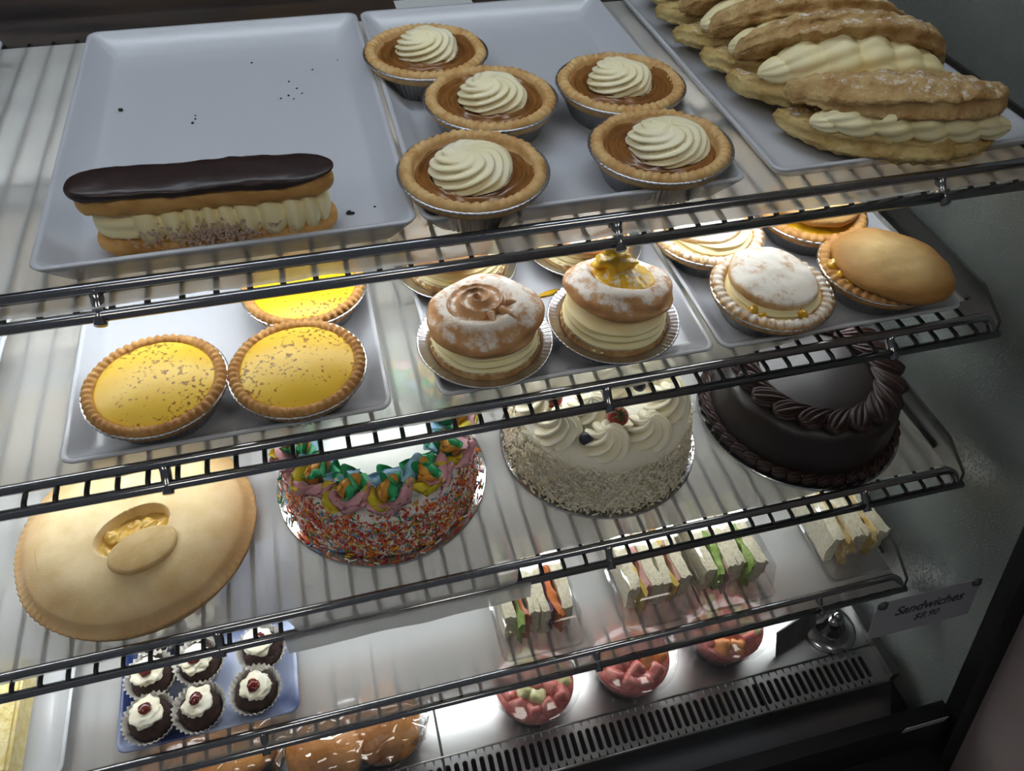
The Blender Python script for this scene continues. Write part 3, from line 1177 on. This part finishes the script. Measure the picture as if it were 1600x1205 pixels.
def lid_disc(parent, R, T, m, seed, loc, rot, dome=.2, lump=.05):
    """round pastry lid: rounded edge, domed face"""
    nt = 96
    prof = []
    for k in range(9):                                   # underside, outwards
        r = R * (.1 + .86 * k / 8)
        prof.append((r, 0.0))
    for k in range(1, 8):                                # rounded edge
        a = -pi / 2 + pi * k / 8
        prof.append((R * .96 + T * .5 * cos(a), T * .5 + T * .5 * sin(a)))
    for k in range(14, -1, -1):
        prof.append((R * (.05 + .91 * k / 14), T))

    def d(i, a, r, z):
        k = 1 + lump * noise.noise(Vector((cos(a) * 1.5, sin(a) * 1.5, seed)))
        zz = z + dome * R * (1 - min(1, (r / R)) ** 2.2) + .0022 * fbm(r * cos(a) * 30, r * sin(a) * 35, seed, 1)
        return r * k, zz
    o = mesh_obj('pastry_lid', *lathe(prof, nt, d), m, parent)
    o.location = loc
    o.rotation_euler = rot
    return o


def lidded_tart(label, x, y, rz, seed, m_crust, m_lid, lidR, lid_loc, lid_rot, cream, lidT=.009, dome=.10, group='lidded tarts'):
    t = thing('lidded_tart', label, 'tart', (x, y, ZS[2] + TF), 0, group)
    foil_cup(t, Ro=.0575)
    crust(t, Ro=.0570, Ri=.0440, N=40, amp=.0017, skew=.6, m=m_crust, seed=seed, zt=.0320)
    if cream:
        swirl_layer(t, 'cream_layer', .0430, .0365, .0250, .0350, 1.6, 'cream_yellow', seed, off=(.002, 0), amp=.0030)
    else:
        disc('fruit_filling', t, .0455, lambda r, a: .0285 + .0025 * fbm(r * cos(a) * 70, r * sin(a) * 70, seed, 1), 'curd')
    lid_disc(t, lidR, lidT, m_lid, seed, lid_loc, lid_rot, dome)
    return t


t = lidded_tart('cream tart with thickly sugar dusted round lid, front of its tray', .3863, .4722, 0, 1, 'pastry_sugar', 'lid_sugar', .0400, (.002, .006, .0310), (radians(3), radians(4), 0), True)
for (x, y, z, s) in ((-.033, -.026, .0300, .0050), (-.028, -.034, .0285, .0045), (.008, -.041, .0305, .0050)):
    blob('curd_drop', t, s, s * .8, s * .9, 'curd', .3, 30, x * 100, loc=(x, y, z))
lidded_tart('cream tart with dusted lid, rear, half behind the rail', .3651, .5699, 0, 5, 'pastry_sugar', 'lid_sugar', .0400, (-.004, .012, .0320), (radians(4), 0, 0), True)
t = lidded_tart('golden fruit pie with a large tilted lid, nearest the right end', .5050, .4800, 0, 3, 'pastry_dark', 'shortcrust_brown', .0545, (.009, -.006, .0270), (radians(-2), radians(4), 0), False, lidT=.011, dome=.10)
for (x, y, z, s) in ((-.046, .008, .0315, .0065), (-.046, -.006, .0310, .0050), (-.043, -.016, .0295, .0045)):
    blob('fruit_piece', t, s, s * .9, s * .8, 'curd', .3, 30, x * 60 + y * 100, loc=(x, y, z))
t = lidded_tart('golden fruit pie in the far corner, half behind the rail', .4880, .5792, 0, 7, 'pastry_dark', 'shortcrust_brown', .0440, (.004, .006, .0320), (0, radians(2), 0), False, lidT=.010, dome=.14)


# ------------------------------------------------------------------ third shelf: large fruit pie
PX, PY = -.2296, .4674
t = thing('fruit_pie', 'large round pie with a hole in its lid showing fruit', 'pie', (PX, PY, ZS[3] + .0030))
HX, HY, HA, HB, HR = -.2262 - PX, .4520 - PY, .0315, .0200, radians(22)
nr, nt, R = 90, 330, .1090


def hole_d(x, y):
    dx, dy = x - HX, y - HY
    u = dx * cos(HR) + dy * sin(HR)
    w = -dx * sin(HR) + dy * cos(HR)
    return sqrt((u / HA) ** 2 + (w / HB) ** 2)


def pie_z(x, y, r, a):
    q = r / R
    z = .013 + .026 * (1 - q ** 3.2) + .0032 * fbm(x * 14, y * 14, 3, 1, 2)
    if q > .90:
        k = (q - .90) / .10
        z -= .0016 * k * (1 - abs(sin(a * 48)) ** .8) * (1 + .5 * sin(7 * a))
        z -= .0014 * sin(k * pi)
    d = hole_d(x, y)
    if d < 1.08:
        z -= .014 * min(1, max(0, (1.08 - d) / .10))
    elif d < 1.5:
        z += .0012 * (1.5 - d) / .42
    return z


rings = [[((R - .010) * cos(2 * pi * j / nt), (R - .010) * sin(2 * pi * j / nt), 0) for j in range(nt)],
         [((R - .002) * cos(2 * pi * j / nt), (R - .002) * sin(2 * pi * j / nt), .006) for j in range(nt)]]
for i in range(nr, 0, -1):
    r = R * i / nr
    ring = []
    for j in range(nt):
        a = 2 * pi * j / nt
        rr = r + (.0006 * sin(96 * a) if i > nr - 4 else 0) + (.0018 * noise.noise(Vector((cos(a) * 2, sin(a) * 2, 1))) if i > nr - 20 else 0)
        x, y = rr * cos(a), rr * sin(a)
        ring.append((x, y, pie_z(x, y, r, a)))
    rings.append(ring)
V, F = loft(rings)
V[-1] = (0, 0, pie_z(0, 0, 0, 0))
mesh_obj('crust', V, F, 'shortcrust', t)
V, F = [], []
rings = []
for i in range(22, 0, -1):
    ring = []
    for j in range(64):
        a = 2 * pi * j / 64
        u, w = HA * 1.02 * i / 22 * cos(a), HB * 1.02 * i / 22 * sin(a)
        x, y = HX + u * cos(HR) - w * sin(HR), HY + u * sin(HR) + w * cos(HR)
        ring.append((x, y, .0285 + .0035 * fbm(x * 110, y * 110, 5, 1, 3)))
    rings.append(ring)
mesh_obj('fruit_filling', *loft(rings, False, True), 'apple', t)
for k in range(7):
    q = random.random() * 6.28
    blob('fruit_piece', t, .007, .005, .004, 'apple', .35, 30, k + 3, loc=(HX + .017 * cos(q) - .004, HY + .009 * sin(q) + .004, .0305), rot=(0, 0, q * 2))
o = lid_disc(t, 1.0, .18, 'shortcrust_plain', 11, (0, 0, 0), (0, 0, 0), dome=.06, lump=.05)
o.name = 'pastry_disc'
o.scale = (.0290, .0190, .040)
o.location = (-.2150 - PX, .4262 - PY, .0375)
o.rotation_euler = (radians(7), radians(2), radians(24))


# ------------------------------------------------------------------ third shelf: round cakes
def cake_board(parent, R):
    mesh_obj('cake_board', *lathe([(R - .001, 0), (R, .0006), (R, .0028), (R - .0008, .0036), (R * .5, .0036)], 160), 'silver_board', parent, sharp=40)


def cake_body(parent, Rb, Rt, H, m, seed, amp=.0015, edge=.010):
    prof = [(Rb - .004, .0036)]
    for k in range(9):
        q = k / 8
        prof.append((Rb + (Rt - Rb) * q, .005 + (H - edge - .005) * q))
    for k in range(1, 9):
        a = pi / 2 * k / 8
        prof.append((Rt - edge + edge * cos(a), H - edge + edge * sin(a)))
    for k in range(1, 9):
        prof.append(((Rt - edge) * (1 - k / 8.6), H))

    def d(i, a, r, z):
        n_ = fbm(cos(a) * r * 26, sin(a) * r * 26, z * 25 + seed, 1.2)
        return r + amp * n_, z + (amp * .5 * n_ if i > 12 else 0)
    return mesh_obj('cake_body', *lathe(prof, 140, d), m, parent)


# sprinkle cake
t = thing('sprinkle_cake', 'round white cake with rainbow sprinkle sides and coloured piping', 'cake', (.0054, .4867, ZS[3] + .0030))
cake_board(t, .1073)
SH, SRb, SRt = .064, .0960, .0915
cake_body(t, SRb, SRt, SH, 'white_icing', 2)
names = ['red', 'orange', 'yellow', 'white', 'green', 'blue', 'pink']
wts = [.24, .23, .07, .27, .05, .06, .08]
V, F, FM = [], [], []
for k in range(9500):
    a = random.uniform(0, 2 * pi)
    q = random.random() ** 1.15
    z = .0045 + q * (SH - .006)
    if q > .86 and random.random() < .35:
        continue
    r = SRb + (SRt - SRb) * q + random.uniform(-.0006, .0014)
    if random.random() < .02:
        r, z = random.uniform(SRb, .106), .0046
    if z > SH - .012:
        r -= (z - SH + .012) * .35
    th = random.gauss(pi / 2, .6) if random.random() < .55 else random.uniform(0, pi)
    tx, ty = -sin(a), cos(a)
    d = Vector((tx * cos(th) + .25 * random.uniform(-1, 1) * cos(a), ty * cos(th) + .25 * random.uniform(-1, 1) * sin(a), sin(th))).normalized()
    if z < .005:
        d.z *= .1
        d.normalize()
    c = Vector((r * cos(a), r * sin(a), z))
    u = d.orthogonal().normalized()
    w = d.cross(u)
    l, b = random.uniform(.0026, .0042), .00092
    o0 = len(V)
    for e in (-1, 1):
        for (su, sw_) in ((1, 0), (0, 1), (-1, 0), (0, -1)):
            V.append(tuple(c + d * (e * l) + u * (su * b) + w * (sw_ * b)))
    q4 = [(o0, o0 + 1, o0 + 5, o0 + 4), (o0 + 1, o0 + 2, o0 + 6, o0 + 5), (o0 + 2, o0 + 3, o0 + 7, o0 + 6), (o0 + 3, o0, o0 + 4, o0 + 7), (o0 + 3, o0 + 2, o0 + 1, o0), (o0 + 4, o0 + 5, o0 + 6, o0 + 7)]
    F += q4
    ci = random.choices(range(7), wts)[0]
    FM += [ci] * 6
stuff(mesh_obj('sprinkles', V, F, ['sprinkle_' + n for n in names], t, smooth=True, fm=FM))


# a piped petal: cupped leaf with thickness, growing along +x from the middle of the rosette
def petal_mesh(m):
    rings = []
    nv, nu = 14, 14
    for i in range(nv):
        q = i / (nv - 1)
        L_ = .003 + .0215 * q
        wd = (.0035 + .0125 * sin(pi * min(1, q * .62 + .05))) * (1 if q < .97 else .6)
        zc = .004 + .0135 * sin(q * 2.3) - .003 * q
        th = .0012 * (1 - q * .35)
        ring = []
        for j in range(nu):
            a = 2 * pi * j / nu
            u = cos(a)
            cup = .0075 * u * u * (.25 + .75 * q) + .0022 * sin(u * 5 + q * 3)
            ring.append((L_ - .004 * u * u * q, wd * u, zc + cup + th * sin(a)))
        rings.append(ring)
    return mesh_obj('petal', *loft(rings), m, None)


PET = {}
for c_ in ('yellow', 'pink', 'green', 'blue', 'orange'):
    PET[c_] = petal_mesh('petal_' + c_).data
    bpy.data.objects.remove([o for o in COL.objects if o.data is PET[c_]][0])
seq = ['yellow', 'pink', 'pink', 'green', 'green', 'blue', 'orange']
for k in range(13):
    a = 2 * pi * k / 13 - 2.02
    ro = bpy.data.objects.new('piped_rosette', None)
    COL.objects.link(ro)
    ro.parent = t
    ro.location = (.0755 * cos(a), .0755 * sin(a), SH - .002)
    ro.rotation_euler = (0, 0, a + .5 + random.uniform(-.35, .35))
    for j, c_ in enumerate(seq):
        p_ = bpy.data.objects.new('petal', PET[c_])
        COL.objects.link(p_)
        p_.parent = ro
        inner = j in (3, 6)
        p_.rotation_euler = (radians(random.uniform(-14, 14)), radians(-32 if inner else random.uniform(-12, 4)), 2 * pi * (j - 1.5) / 7 + random.uniform(-.15, .15))
        p_.scale = (1.02, 1.08, 1.15) if not inner else (.85, .9, 1.3)

# coconut cake
CXc, CYc = .2389, .4846
t = thing('coconut_cake', 'round cream cake with coconut sides and piped cream swirls', 'cake', (CXc, CYc, ZS[3] + .0030))
cake_board(t, .1064)
CH = .066
cake_body(t, .0975, .0900, CH, 'coconut_body', 5, amp=.003, edge=.012)
V, F = [], []
for k in range(7500):
    a = random.uniform(0, 2 * pi)
    q = random.random()
    z = .004 + q * (CH - .010)
    r = .0975 - .0075 * q + random.uniform(-.001, .0034)
    if random.random() < .06:
        z, r = .0045, random.uniform(.096, .1045)
    d = Vector((random.gauss(0, 1), random.gauss(0, 1), random.gauss(0, 1))).normalized()
    nrm = Vector((cos(a), sin(a), 0))
    d = (d - nrm * d.dot(nrm) * .6).normalized()
    u = d.orthogonal().normalized()
    w = d.cross(u)
    c = Vector((r * cos(a), r * sin(a), z))
    l, b, h = random.uniform(.0014, .0034), .0009, .00025
    o0 = len(V)
    for e in (-1, 1):
        for (su, sw_) in ((1, 1), (-1, 1), (-1, -1), (1, -1)):
            V.append(tuple(c + d * (e * l) + u * (su * b) + w * (sw_ * h)))
    F += [(o0, o0 + 1, o0 + 5, o0 + 4), (o0 + 1, o0 + 2, o0 + 6, o0 + 5), (o0 + 2, o0 + 3, o0 + 7, o0 + 6), (o0 + 3, o0, o0 + 4, o0 + 7), (o0 + 3, o0 + 2, o0 + 1, o0), (o0 + 4, o0 + 5, o0 + 6, o0 + 7)]
stuff(mesh_obj('coconut_flakes', V, F, 'coconut', t, smooth=False))
r0 = rosette('cream_rosette', t, .0245, .021, 8, 1.0, .50, 'cream_white', p=.72, sharp=1.0, nt=140, nr=26, tip=.15)
spots = [(-.0580, -.0330), (-.0180, -.0590), (.0270, -.0560), (.0600, -.0260), (.0640, .0180), (.0380, .0540), (-.0080, .0640), (-.0500, .0420), (-.0680, .0050), (-.0215, -.0170), (.0180, .0180)]
for k, (x, y) in enumerate(spots):
    if k == 0:
        r0.location = (x, y, CH + .001)
    else:
        share('cream_rosette', r0, t, (x, y, CH + .001), (0, 0, k * 1.3), (1, 1, .9 + .03 * (k % 4)))


def strawberry(x, y, z, rot, label):
    t = thing('strawberry', label, 'strawberry', (x, y, z), 0, 'strawberries on the coconut cake')
    t.rotation_euler = rot
    prof = [(.0015, -.013), (.005, -.0115), (.0085, -.006), (.0105, 0), (.0100, .004), (.0070, .0068), (.003, .0074)]
    mesh_obj('berry', *lathe(prof, 28), 'strawberry', t)
    for k in range(8):
        a = 2 * pi * k / 8
        pts = [(.001 * cos(a), .001 * sin(a), .0078), (.0045 * cos(a), .0045 * sin(a), .0084), (.0085 * cos(a), .0085 * sin(a), .0062)]
        mesh_obj('calyx_leaf', *tube(pts, lambda q: .0017 * (1 - .7 * q), 6), 'calyx', t)


strawberry(CXc - .0005, CYc - .0400, ZS[3] + CH + .018, (radians(38), 0, .1), 'strawberry between two cream swirls at the front of the coconut cake')
strawberry(CXc - .0560, CYc - .0010, ZS[3] + CH + .017, (radians(30), radians(-20), 0), 'strawberry at the left of the coconut cake, behind the rail')
for (x, y, z, lb) in ((-.0385, -.0560, .0135, 'blueberry on the front left edge of the coconut cake top'), (.0330, -.0100, .0230, 'blueberry on the coconut cake right behind the rail')):
    o = blob('blueberry', None, .0068, .0068, .0062, 'blueberry', .03, 20, x * 50, loc=(CXc + x, CYc + y, ZS[3] + CH + z))
    tag(o, lb, 'blueberry', 'blueberries on the coconut cake')

# chocolate cake
t = thing('chocolate_cake', 'round dark chocolate cake with ganache and piped border', 'cake', (.4737, .4693, ZS[3] + .0030))
cake_board(t, .1125)
KH = .067
cake_body(t, .1010, .0960, KH, 'ganache', 9, amp=.0012, edge=.016)


def shell_mesh(L, W, H, m, name, parent, n=7):
    rings = []
    nx, nph = 28, 80
    for i in range(nx):
        q = i / (nx - 1)
        w = W * (sin(pi * min(1, q * .9 + .08)) ** .6) * (1 - .55 * q)
        if i in (0, nx - 1):
            w = W * .05
        ring = []
        for j in range(nph):
            a = 2 * pi * j / nph
            k = 1 - .34 * (1 - abs(sin(n * a / 2 + q * 2.6)) ** .9)
            ring.append((-L * .42 + L * q, w * cos(a) * k, H * .45 * (1 - .4 * q) + w / W * H * .55 * sin(a) * k))
        rings.append(ring)
    return mesh_obj(name, *loft(rings), m, parent)


s0 = shell_mesh(.046, .0160, .020, 'choc_cream', 'piped_shell', t, 10)
for k in range(20):
    a = 2 * pi * k / 20 + .1
    loc, rot = (.0765 * cos(a), .0765 * sin(a), KH - .002), (0, 0, a + pi / 2 + .75)
    if k == 0:
        s0.location, s0.rotation_euler = loc, rot
    else:
        share('piped_shell', s0, t, loc, rot, (1, 1, random.uniform(.9, 1.12)))
s1 = shell_mesh(.026, .0075, .016, 'choc_cream', 'border_shell', t, 6)
for k in range(42):
    a = 2 * pi * k / 42
    loc, rot = (.1030 * cos(a), .1030 * sin(a), .0030), (0, 0, a + pi / 2 + .35)
    if k == 0:
        s1.location, s1.rotation_euler = loc, rot
    else:
        share('border_shell', s1, t, loc, rot, (1, 1, random.uniform(.9, 1.15)))


# ------------------------------------------------------------------ lowest shelf: cupcakes
def cupcake(x, y, rz, label, seed, ix, iy):
    t = thing('chocolate_cupcake', label, 'cupcake', (x, y, ZS[4] + .0062), rz, 'chocolate cupcakes on the blue tray')
    n = 30

    def d(i, a, r, z):
        w = [.0003, .0005, .0010, .0014, .0014, .0008][i]
        tri = abs(((a * n / (2 * pi)) % 1) * 2 - 1) - .5
        return r + w * 2 * tri, z + (.0010 * tri if i in (3, 4) else 0)
    prof = [(.0165, .0), (.0175, .0006), (.0218, .013), (.0268, .0240), (.0264, .0240), (.0210, .012)]
    mesh_obj('paper_case', *lathe(prof, n * 4, d, True, False), 'paper_case', t)
    blob('cake', t, .0205, .0205, .0170, 'choc_sponge', .10, 40, seed, loc=(0, 0, .0175), sub=4)
    ic = blob('icing', t, .0152, .0150, .0048, 'cream_white', .34, 34, seed + 3, loc=(ix, iy, .0335), sub=4)
    blob('cherry', ic, .0070, .0060, .0042, 'cherry', .25, 30, seed, loc=(.001 * (seed % 3 - 1), .0015, .0050))


CC = [(-.2667, .3600, 'front left chocolate cupcake on the blue tray'), (-.2185, .3590, 'front middle chocolate cupcake on the blue tray'), (-.1620, .3640, 'front right chocolate cupcake, beside the empty tray end'),
      (-.2680, .4060, 'second row chocolate cupcake at the left, crossed by the rail'), (-.2190, .4100, 'second row chocolate cupcake in the middle, wide icing'), (-.1540, .4090, 'second row chocolate cupcake at the right'),
      (-.2660, .4540, 'rear left chocolate cupcake, mostly hidden by the cake shelf'), (-.2180, .4580, 'rear middle chocolate cupcake, mostly hidden by the cake shelf')]
for k, (x, y, lb) in enumerate(CC):
    cupcake(x, y, k * .9, lb, k + 1, .002 * sin(k * 2.1), .002 * cos(k * 1.7))
o = bevel_box('sponge_slice', -.480, -.392, .335, .455, ZS[4] + .0064, ZS[4] + .040, 'sponge', None, .003, 2)
tag(o, 'pale yellow sponge slice cut off at the left edge', 'cake')


# ------------------------------------------------------------------ lowest shelf: sandwich packs
def wob_strip(parent, name, x0, x1, y0, y1, z0, z1, m, seed, amp=.002, nx=5, ny=22):
    """a slice standing on edge; its cut face looks up"""
    rings = []
    for i in range(ny):
        q = i / (ny - 1)
        y = y0 + (y1 - y0) * q
        ring = []
        nz = 5
        pts = []
        for a in range(nx):
            pts.append((x0 + (x1 - x0) * a / (nx - 1), z1))
        for a in range(1, nz):
            pts.append((x1, z1 + (z0 - z1) * a / (nz - 1)))
        for a in range(1, nx):
            pts.append((x1 + (x0 - x1) * a / (nx - 1), z0))
        for a in range(1, nz - 1):
            pts.append((x0, z0 + (z1 - z0) * a / (nz - 1)))
        for (x, z) in pts:
            k = amp * noise.noise(Vector((x * 90 + seed, y * 70, z * 60)))
            k2 = amp * noise.noise(Vector((x * 200 + seed * 2, y * 160, z * 100)))
            sh = .7 * amp * sin(y * 70 + seed)
            ring.append((x + k * .7 + sh, y + (k2 * 2 if i in (0, ny - 1) else 0), z + k + k2 * .6))
        rings.append(ring)
    return mesh_obj(name, *loft(rings), m, parent, smooth=True, sharp=50)


def sandwich(label, x0, x1, y0, y1, fill, seed, rz=0, ht=.050):
    xc = (x0 + x1) / 2
    t = thing('sandwich_pack', label, 'sandwich', (xc, y0, ZS[4] + .0032), rz, 'sandwich packs on the lowest shelf')
    hw = (x1 - x0) / 2
    D = y1 - y0
    # clear hinged box: base tray, lid with sloping front
    R = [rrect(hw - .003, D / 2 - .003, .006, .0, 4), rrect(hw, D / 2, .008, .006, 4), rrect(hw - .001, D / 2 - .001, .008, .012, 4), rrect(hw + .002, D / 2 + .002, .009, .0125, 4), rrect(hw + .002, D / 2 + .002, .009, .0145, 4),
         rrect(hw - .001, D / 2 - .001, .008, .015, 4), rrect(hw - .004, D / 2 - .010, .008, ht + .006, 4), rrect(hw - .007, D / 2 - .014, .007, ht + .009, 4)]
    V, F = loft(R)
    c = mesh_obj('clear_box', V, F, 'clear_plastic', t, sharp=35)
    c.location = (0, D / 2, 0)
    # layers across the pack: two sandwiches, cut faces up
    f0 = .030
    n = len(fill)
    tot = sum(q[1] for q in fill)
    iw = 2 * hw - .016
    x = -iw / 2
    for k, (m, w, nm) in enumerate(fill):
        ww = w / tot * iw
        top = ht - (.0 if m == 'bread' else random.uniform(.001, .005))
        wob_strip(t, nm, x, x + ww * .98, f0 + random.uniform(-.004, .003) - (.004 if m != 'bread' else 0), D - .016, .003, top, m, seed + k * 3.1, amp=.0022 if m == 'bread' else .0046, ny=26)
        x += ww
    return t


B = ('bread', 1.25, 'bread_slice')
sandwich('salad sandwich pack with carrot and lettuce, left of the other packs', .101, .195, .335, .478, [B, ('lettuce', .7, 'lettuce'), ('tomato', .6, 'tomato'), B, ('bread', 1.0, 'bread_slice'), ('cabbage', .55, 'cabbage'), ('carrot', .75, 'grated_carrot'), B], 1)
sandwich('ham and cheese sandwich pack, second from the left', .246, .338, .336, .478, [B, ('cheese', .35, 'cheese_slice'), ('ham', .85, 'ham'), B, ('bread', 1.0, 'bread_slice'), ('cheese', .45, 'cheese_slice'), ('ham', .55, 'ham'), B], 4)
sandwich('lettuce sandwich pack with pale filling, third from the left', .341, .432, .336, .478, [B, ('lettuce', .8, 'lettuce'), ('ham', .25, 'ham'), B, ('bread', 1.0, 'bread_slice'), ('lettuce', .85, 'lettuce'), B], 7)
sandwich('egg sandwich pack at the right end of the shelf', .508, .597, .336, .478, [B, ('egg', .9, 'egg_filling'), B, ('bread', .8, 'bread_slice'), ('egg', .8, 'egg_filling'), B], 10)


# ------------------------------------------------------------------ deck: fruit cups, rolls, card holder
def fruit_cup(label, x, y, seed, cols):
    t = thing('fruit_cup', label, 'fruit cup', (x, y, DECK + .0005), seed, 'fruit cups on the steel deck')
    prof = [(.034, .0), (.0375, .0008), (.0385, .004), (.0530, .064), (.0550, .066), (.0570, .067), (.0570, .070), (.0545, .072), (.051, .0725), (.047, .077), (.020, .079)]

    def d(i, a, r, z):
        return (r + .0012 * cos(24 * a), z) if 1 < i < 4 else (r, z)
    mesh_obj('clear_cup', *lathe(prof, 144, d), 'clear_plastic', t)
    rnd = random.Random(seed)
    mesh_obj('juice', *lathe([(.030, .003), (.036, .004), (.0485, .052), (.030, .054)], 48), cols[0], t)
    # fruit packed in layers
    for lay, (z, rm, cnt) in enumerate(((.050, .036, 11), (.054, .020, 6))):
        for k in range(cnt):
            a = 2 * pi * k / cnt + lay * .5
            m = cols[rnd.randrange(len(cols))]
            o = blob('fruit_piece', t, .0135, .0120, .0110, m, .16, 34, rnd.random() * 30, loc=(rm * .92 * cos(a), rm * .92 * sin(a), z), rot=(rnd.random(), rnd.random(), rnd.random() * 3), sub=3, cube=True)
        blob('fruit_piece', t, .0150, .0140, .0100, cols[rnd.randrange(len(cols))], .16, 30, rnd.random() * 30, loc=(0, 0, z + .003), sub=3, cube=True)
    return t


fruit_cup('clear cup of pink fruit salad, nearest the deck seam', .1428, .3455, 1, ['watermelon', 'watermelon', 'watermelon', 'melon'])
fruit_cup('clear cup of red watermelon salad, middle of three', .2697, .3480, 2, ['watermelon', 'watermelon', 'watermelon', 'rockmelon'])
fruit_cup('clear cup of mixed melon salad, nearest the card holder', .4052, .3590, 3, ['watermelon', 'rockmelon', 'melon', 'watermelon'])


def roll(label, x, y, sx, sy, seed, two):
    t = thing('bread_roll', label, 'bread roll', (x, y, DECK + .001), .15, 'bagged rolls on the deck')
    if two:
        blob('bun', t, sx * .56, sy, .030, 'roll', .10, 22, seed, loc=(-sx * .46, 0, .029), sub=4, flat=.05)
        blob('bun', t, sx * .56, sy, .030, 'roll', .10, 22, seed + 2, loc=(sx * .46, .002, .029), sub=4, flat=.05)
    else:
        blob('bun', t, sx, sy, .030, 'roll', .12, 26, seed, loc=(0, 0, .029), sub=4, flat=.05)
    blob('plastic_bag', t, sx * 1.14, sy * 1.16, .0345, 'bag_film', .16, 60, seed + 5, loc=(0, 0, .0345), sub=5)


roll('bagged pair of brown buns on the deck, left of the seam', -.0780, .3420, .078, .048, 3, True)
roll('bagged long brown roll under the cupcake tray', -.2450, .3560, .085, .045, 9, False)

t = thing('card_holder', 'chromed round card holder standing on the steel deck', 'card holder', (.5600, .3370, DECK + .0005))
mesh_obj('base', *lathe([(.034, 0), (.036, .001), (.036, .005), (.033, .008), (.024, .0095)], 48), 'chrome', t, sharp=40)
mesh_obj('stem', *lathe([(.020, .009), (.019, .013), (.013, .021), (.012, .030), (.006, .036)], 36), 'chrome', t)
mesh_obj('clip_ball', *lathe([(.001, .032), (.006, .034), (.0085, .040), (.006, .046), (.001, .048)], 24), 'chrome', t)
cx0, cy0, cx1, cy1 = .4724, .3190, .5420, .3390
n_ = Vector((-(cy1 - cy0), cx1 - cx0, 0)).normalized() * .0008
V = []
for z in (.0008, .044):
    lean = n_.normalized() * (z * .35)
    for s_ in (-1, 1):
        for (x, y) in ((cx0, cy0), (cx1, cy1)):
            V.append((x + n_.x * s_ + lean.x, y + n_.y * s_ + lean.y, DECK + z))
tag(mesh_obj('price_card', V, box(0, 1, 0, 1, 0, 1)[1], 'dark_card', smooth=False), 'small grey price card leaning beside the card holder', 'card')


# ------------------------------------------------------------------ sign on the front glass
up = Vector((0, .266, 1)).normalized()
out = Vector((0, -1, .266)).normalized()
SGN = Matrix((Vector((1, 0, 0)), up, out)).transposed().to_4x4()
zc = CZ - .770
SGN.translation = Vector((.5515, gy(zc) + .0042, zc)) - out * .0
t = thing('sandwich_sign', 'white card sign reading Sandwiches 8.90 stuck to the glass', 'sign')
t.matrix_world = SGN
t['label'] = 'white card sign reading Sandwiches $8.90 stuck to the glass'
V, F = loft([rrect(.0645, .0285, .0015, -.0012, 3), rrect(.0645, .0285, .0015, -.0002, 3)])
mesh_obj('card', V, F, 'sign_card', t, smooth=False)


def text_part(name, body, size, x, y, parent, m, shear=.25, off=.0):
    cu = bpy.data.curves.new(name, 'FONT')
    cu.body = body
    cu.size = size
    cu.shear = shear
    cu.align_x = 'CENTER'
    cu.extrude = .0001
    cu.offset = off
    tmp = bpy.data.objects.new(name, cu)
    COL.objects.link(tmp)
    dg = bpy.context.evaluated_depsgraph_get()
    me = bpy.data.meshes.new_from_object(tmp.evaluated_get(dg))
    bpy.data.objects.remove(tmp)
    me.materials.clear()
    me.materials.append(MATS[m])
    o = bpy.data.objects.new(name, me)
    COL.objects.link(o)
    o.parent = parent
    o.location = (x, y, .0001)
    return o


text_part('lettering', 'Sandwiches', .0185, .004, .0020, t, 'sign_ink', off=.0003)
text_part('price_lettering', '$8.90', .0140, .004, -.0135, t, 'sign_ink')
for sx in (-.058, .058):
    o = mesh_obj('suction_cup', *lathe([(.0062, .0), (.0060, .0012), (.0035, .0022), (.0032, .0034), (.001, .0036)], 20), 'rubber', t)
    o.location = (sx, .0245, 0)
# maker's sticker on the bottom rail
zc = .585
o = mesh_obj('sticker', *box(.568, .628, gy(zc) - .0135, gy(zc) - .0125, .578, .594), 'sign_card', smooth=False)
tag(o, 'blank white sticker strip at the lower corner of the glass', 'sticker')

o = bevel_box('paper_slip', .105, .190, .842, .890, ZS[1] + .0020, ZS[1] + .0032, 'white_wall', None, .0003, 1)
tag(o, 'white paper slip at the rear edge of the top shelf', 'paper')
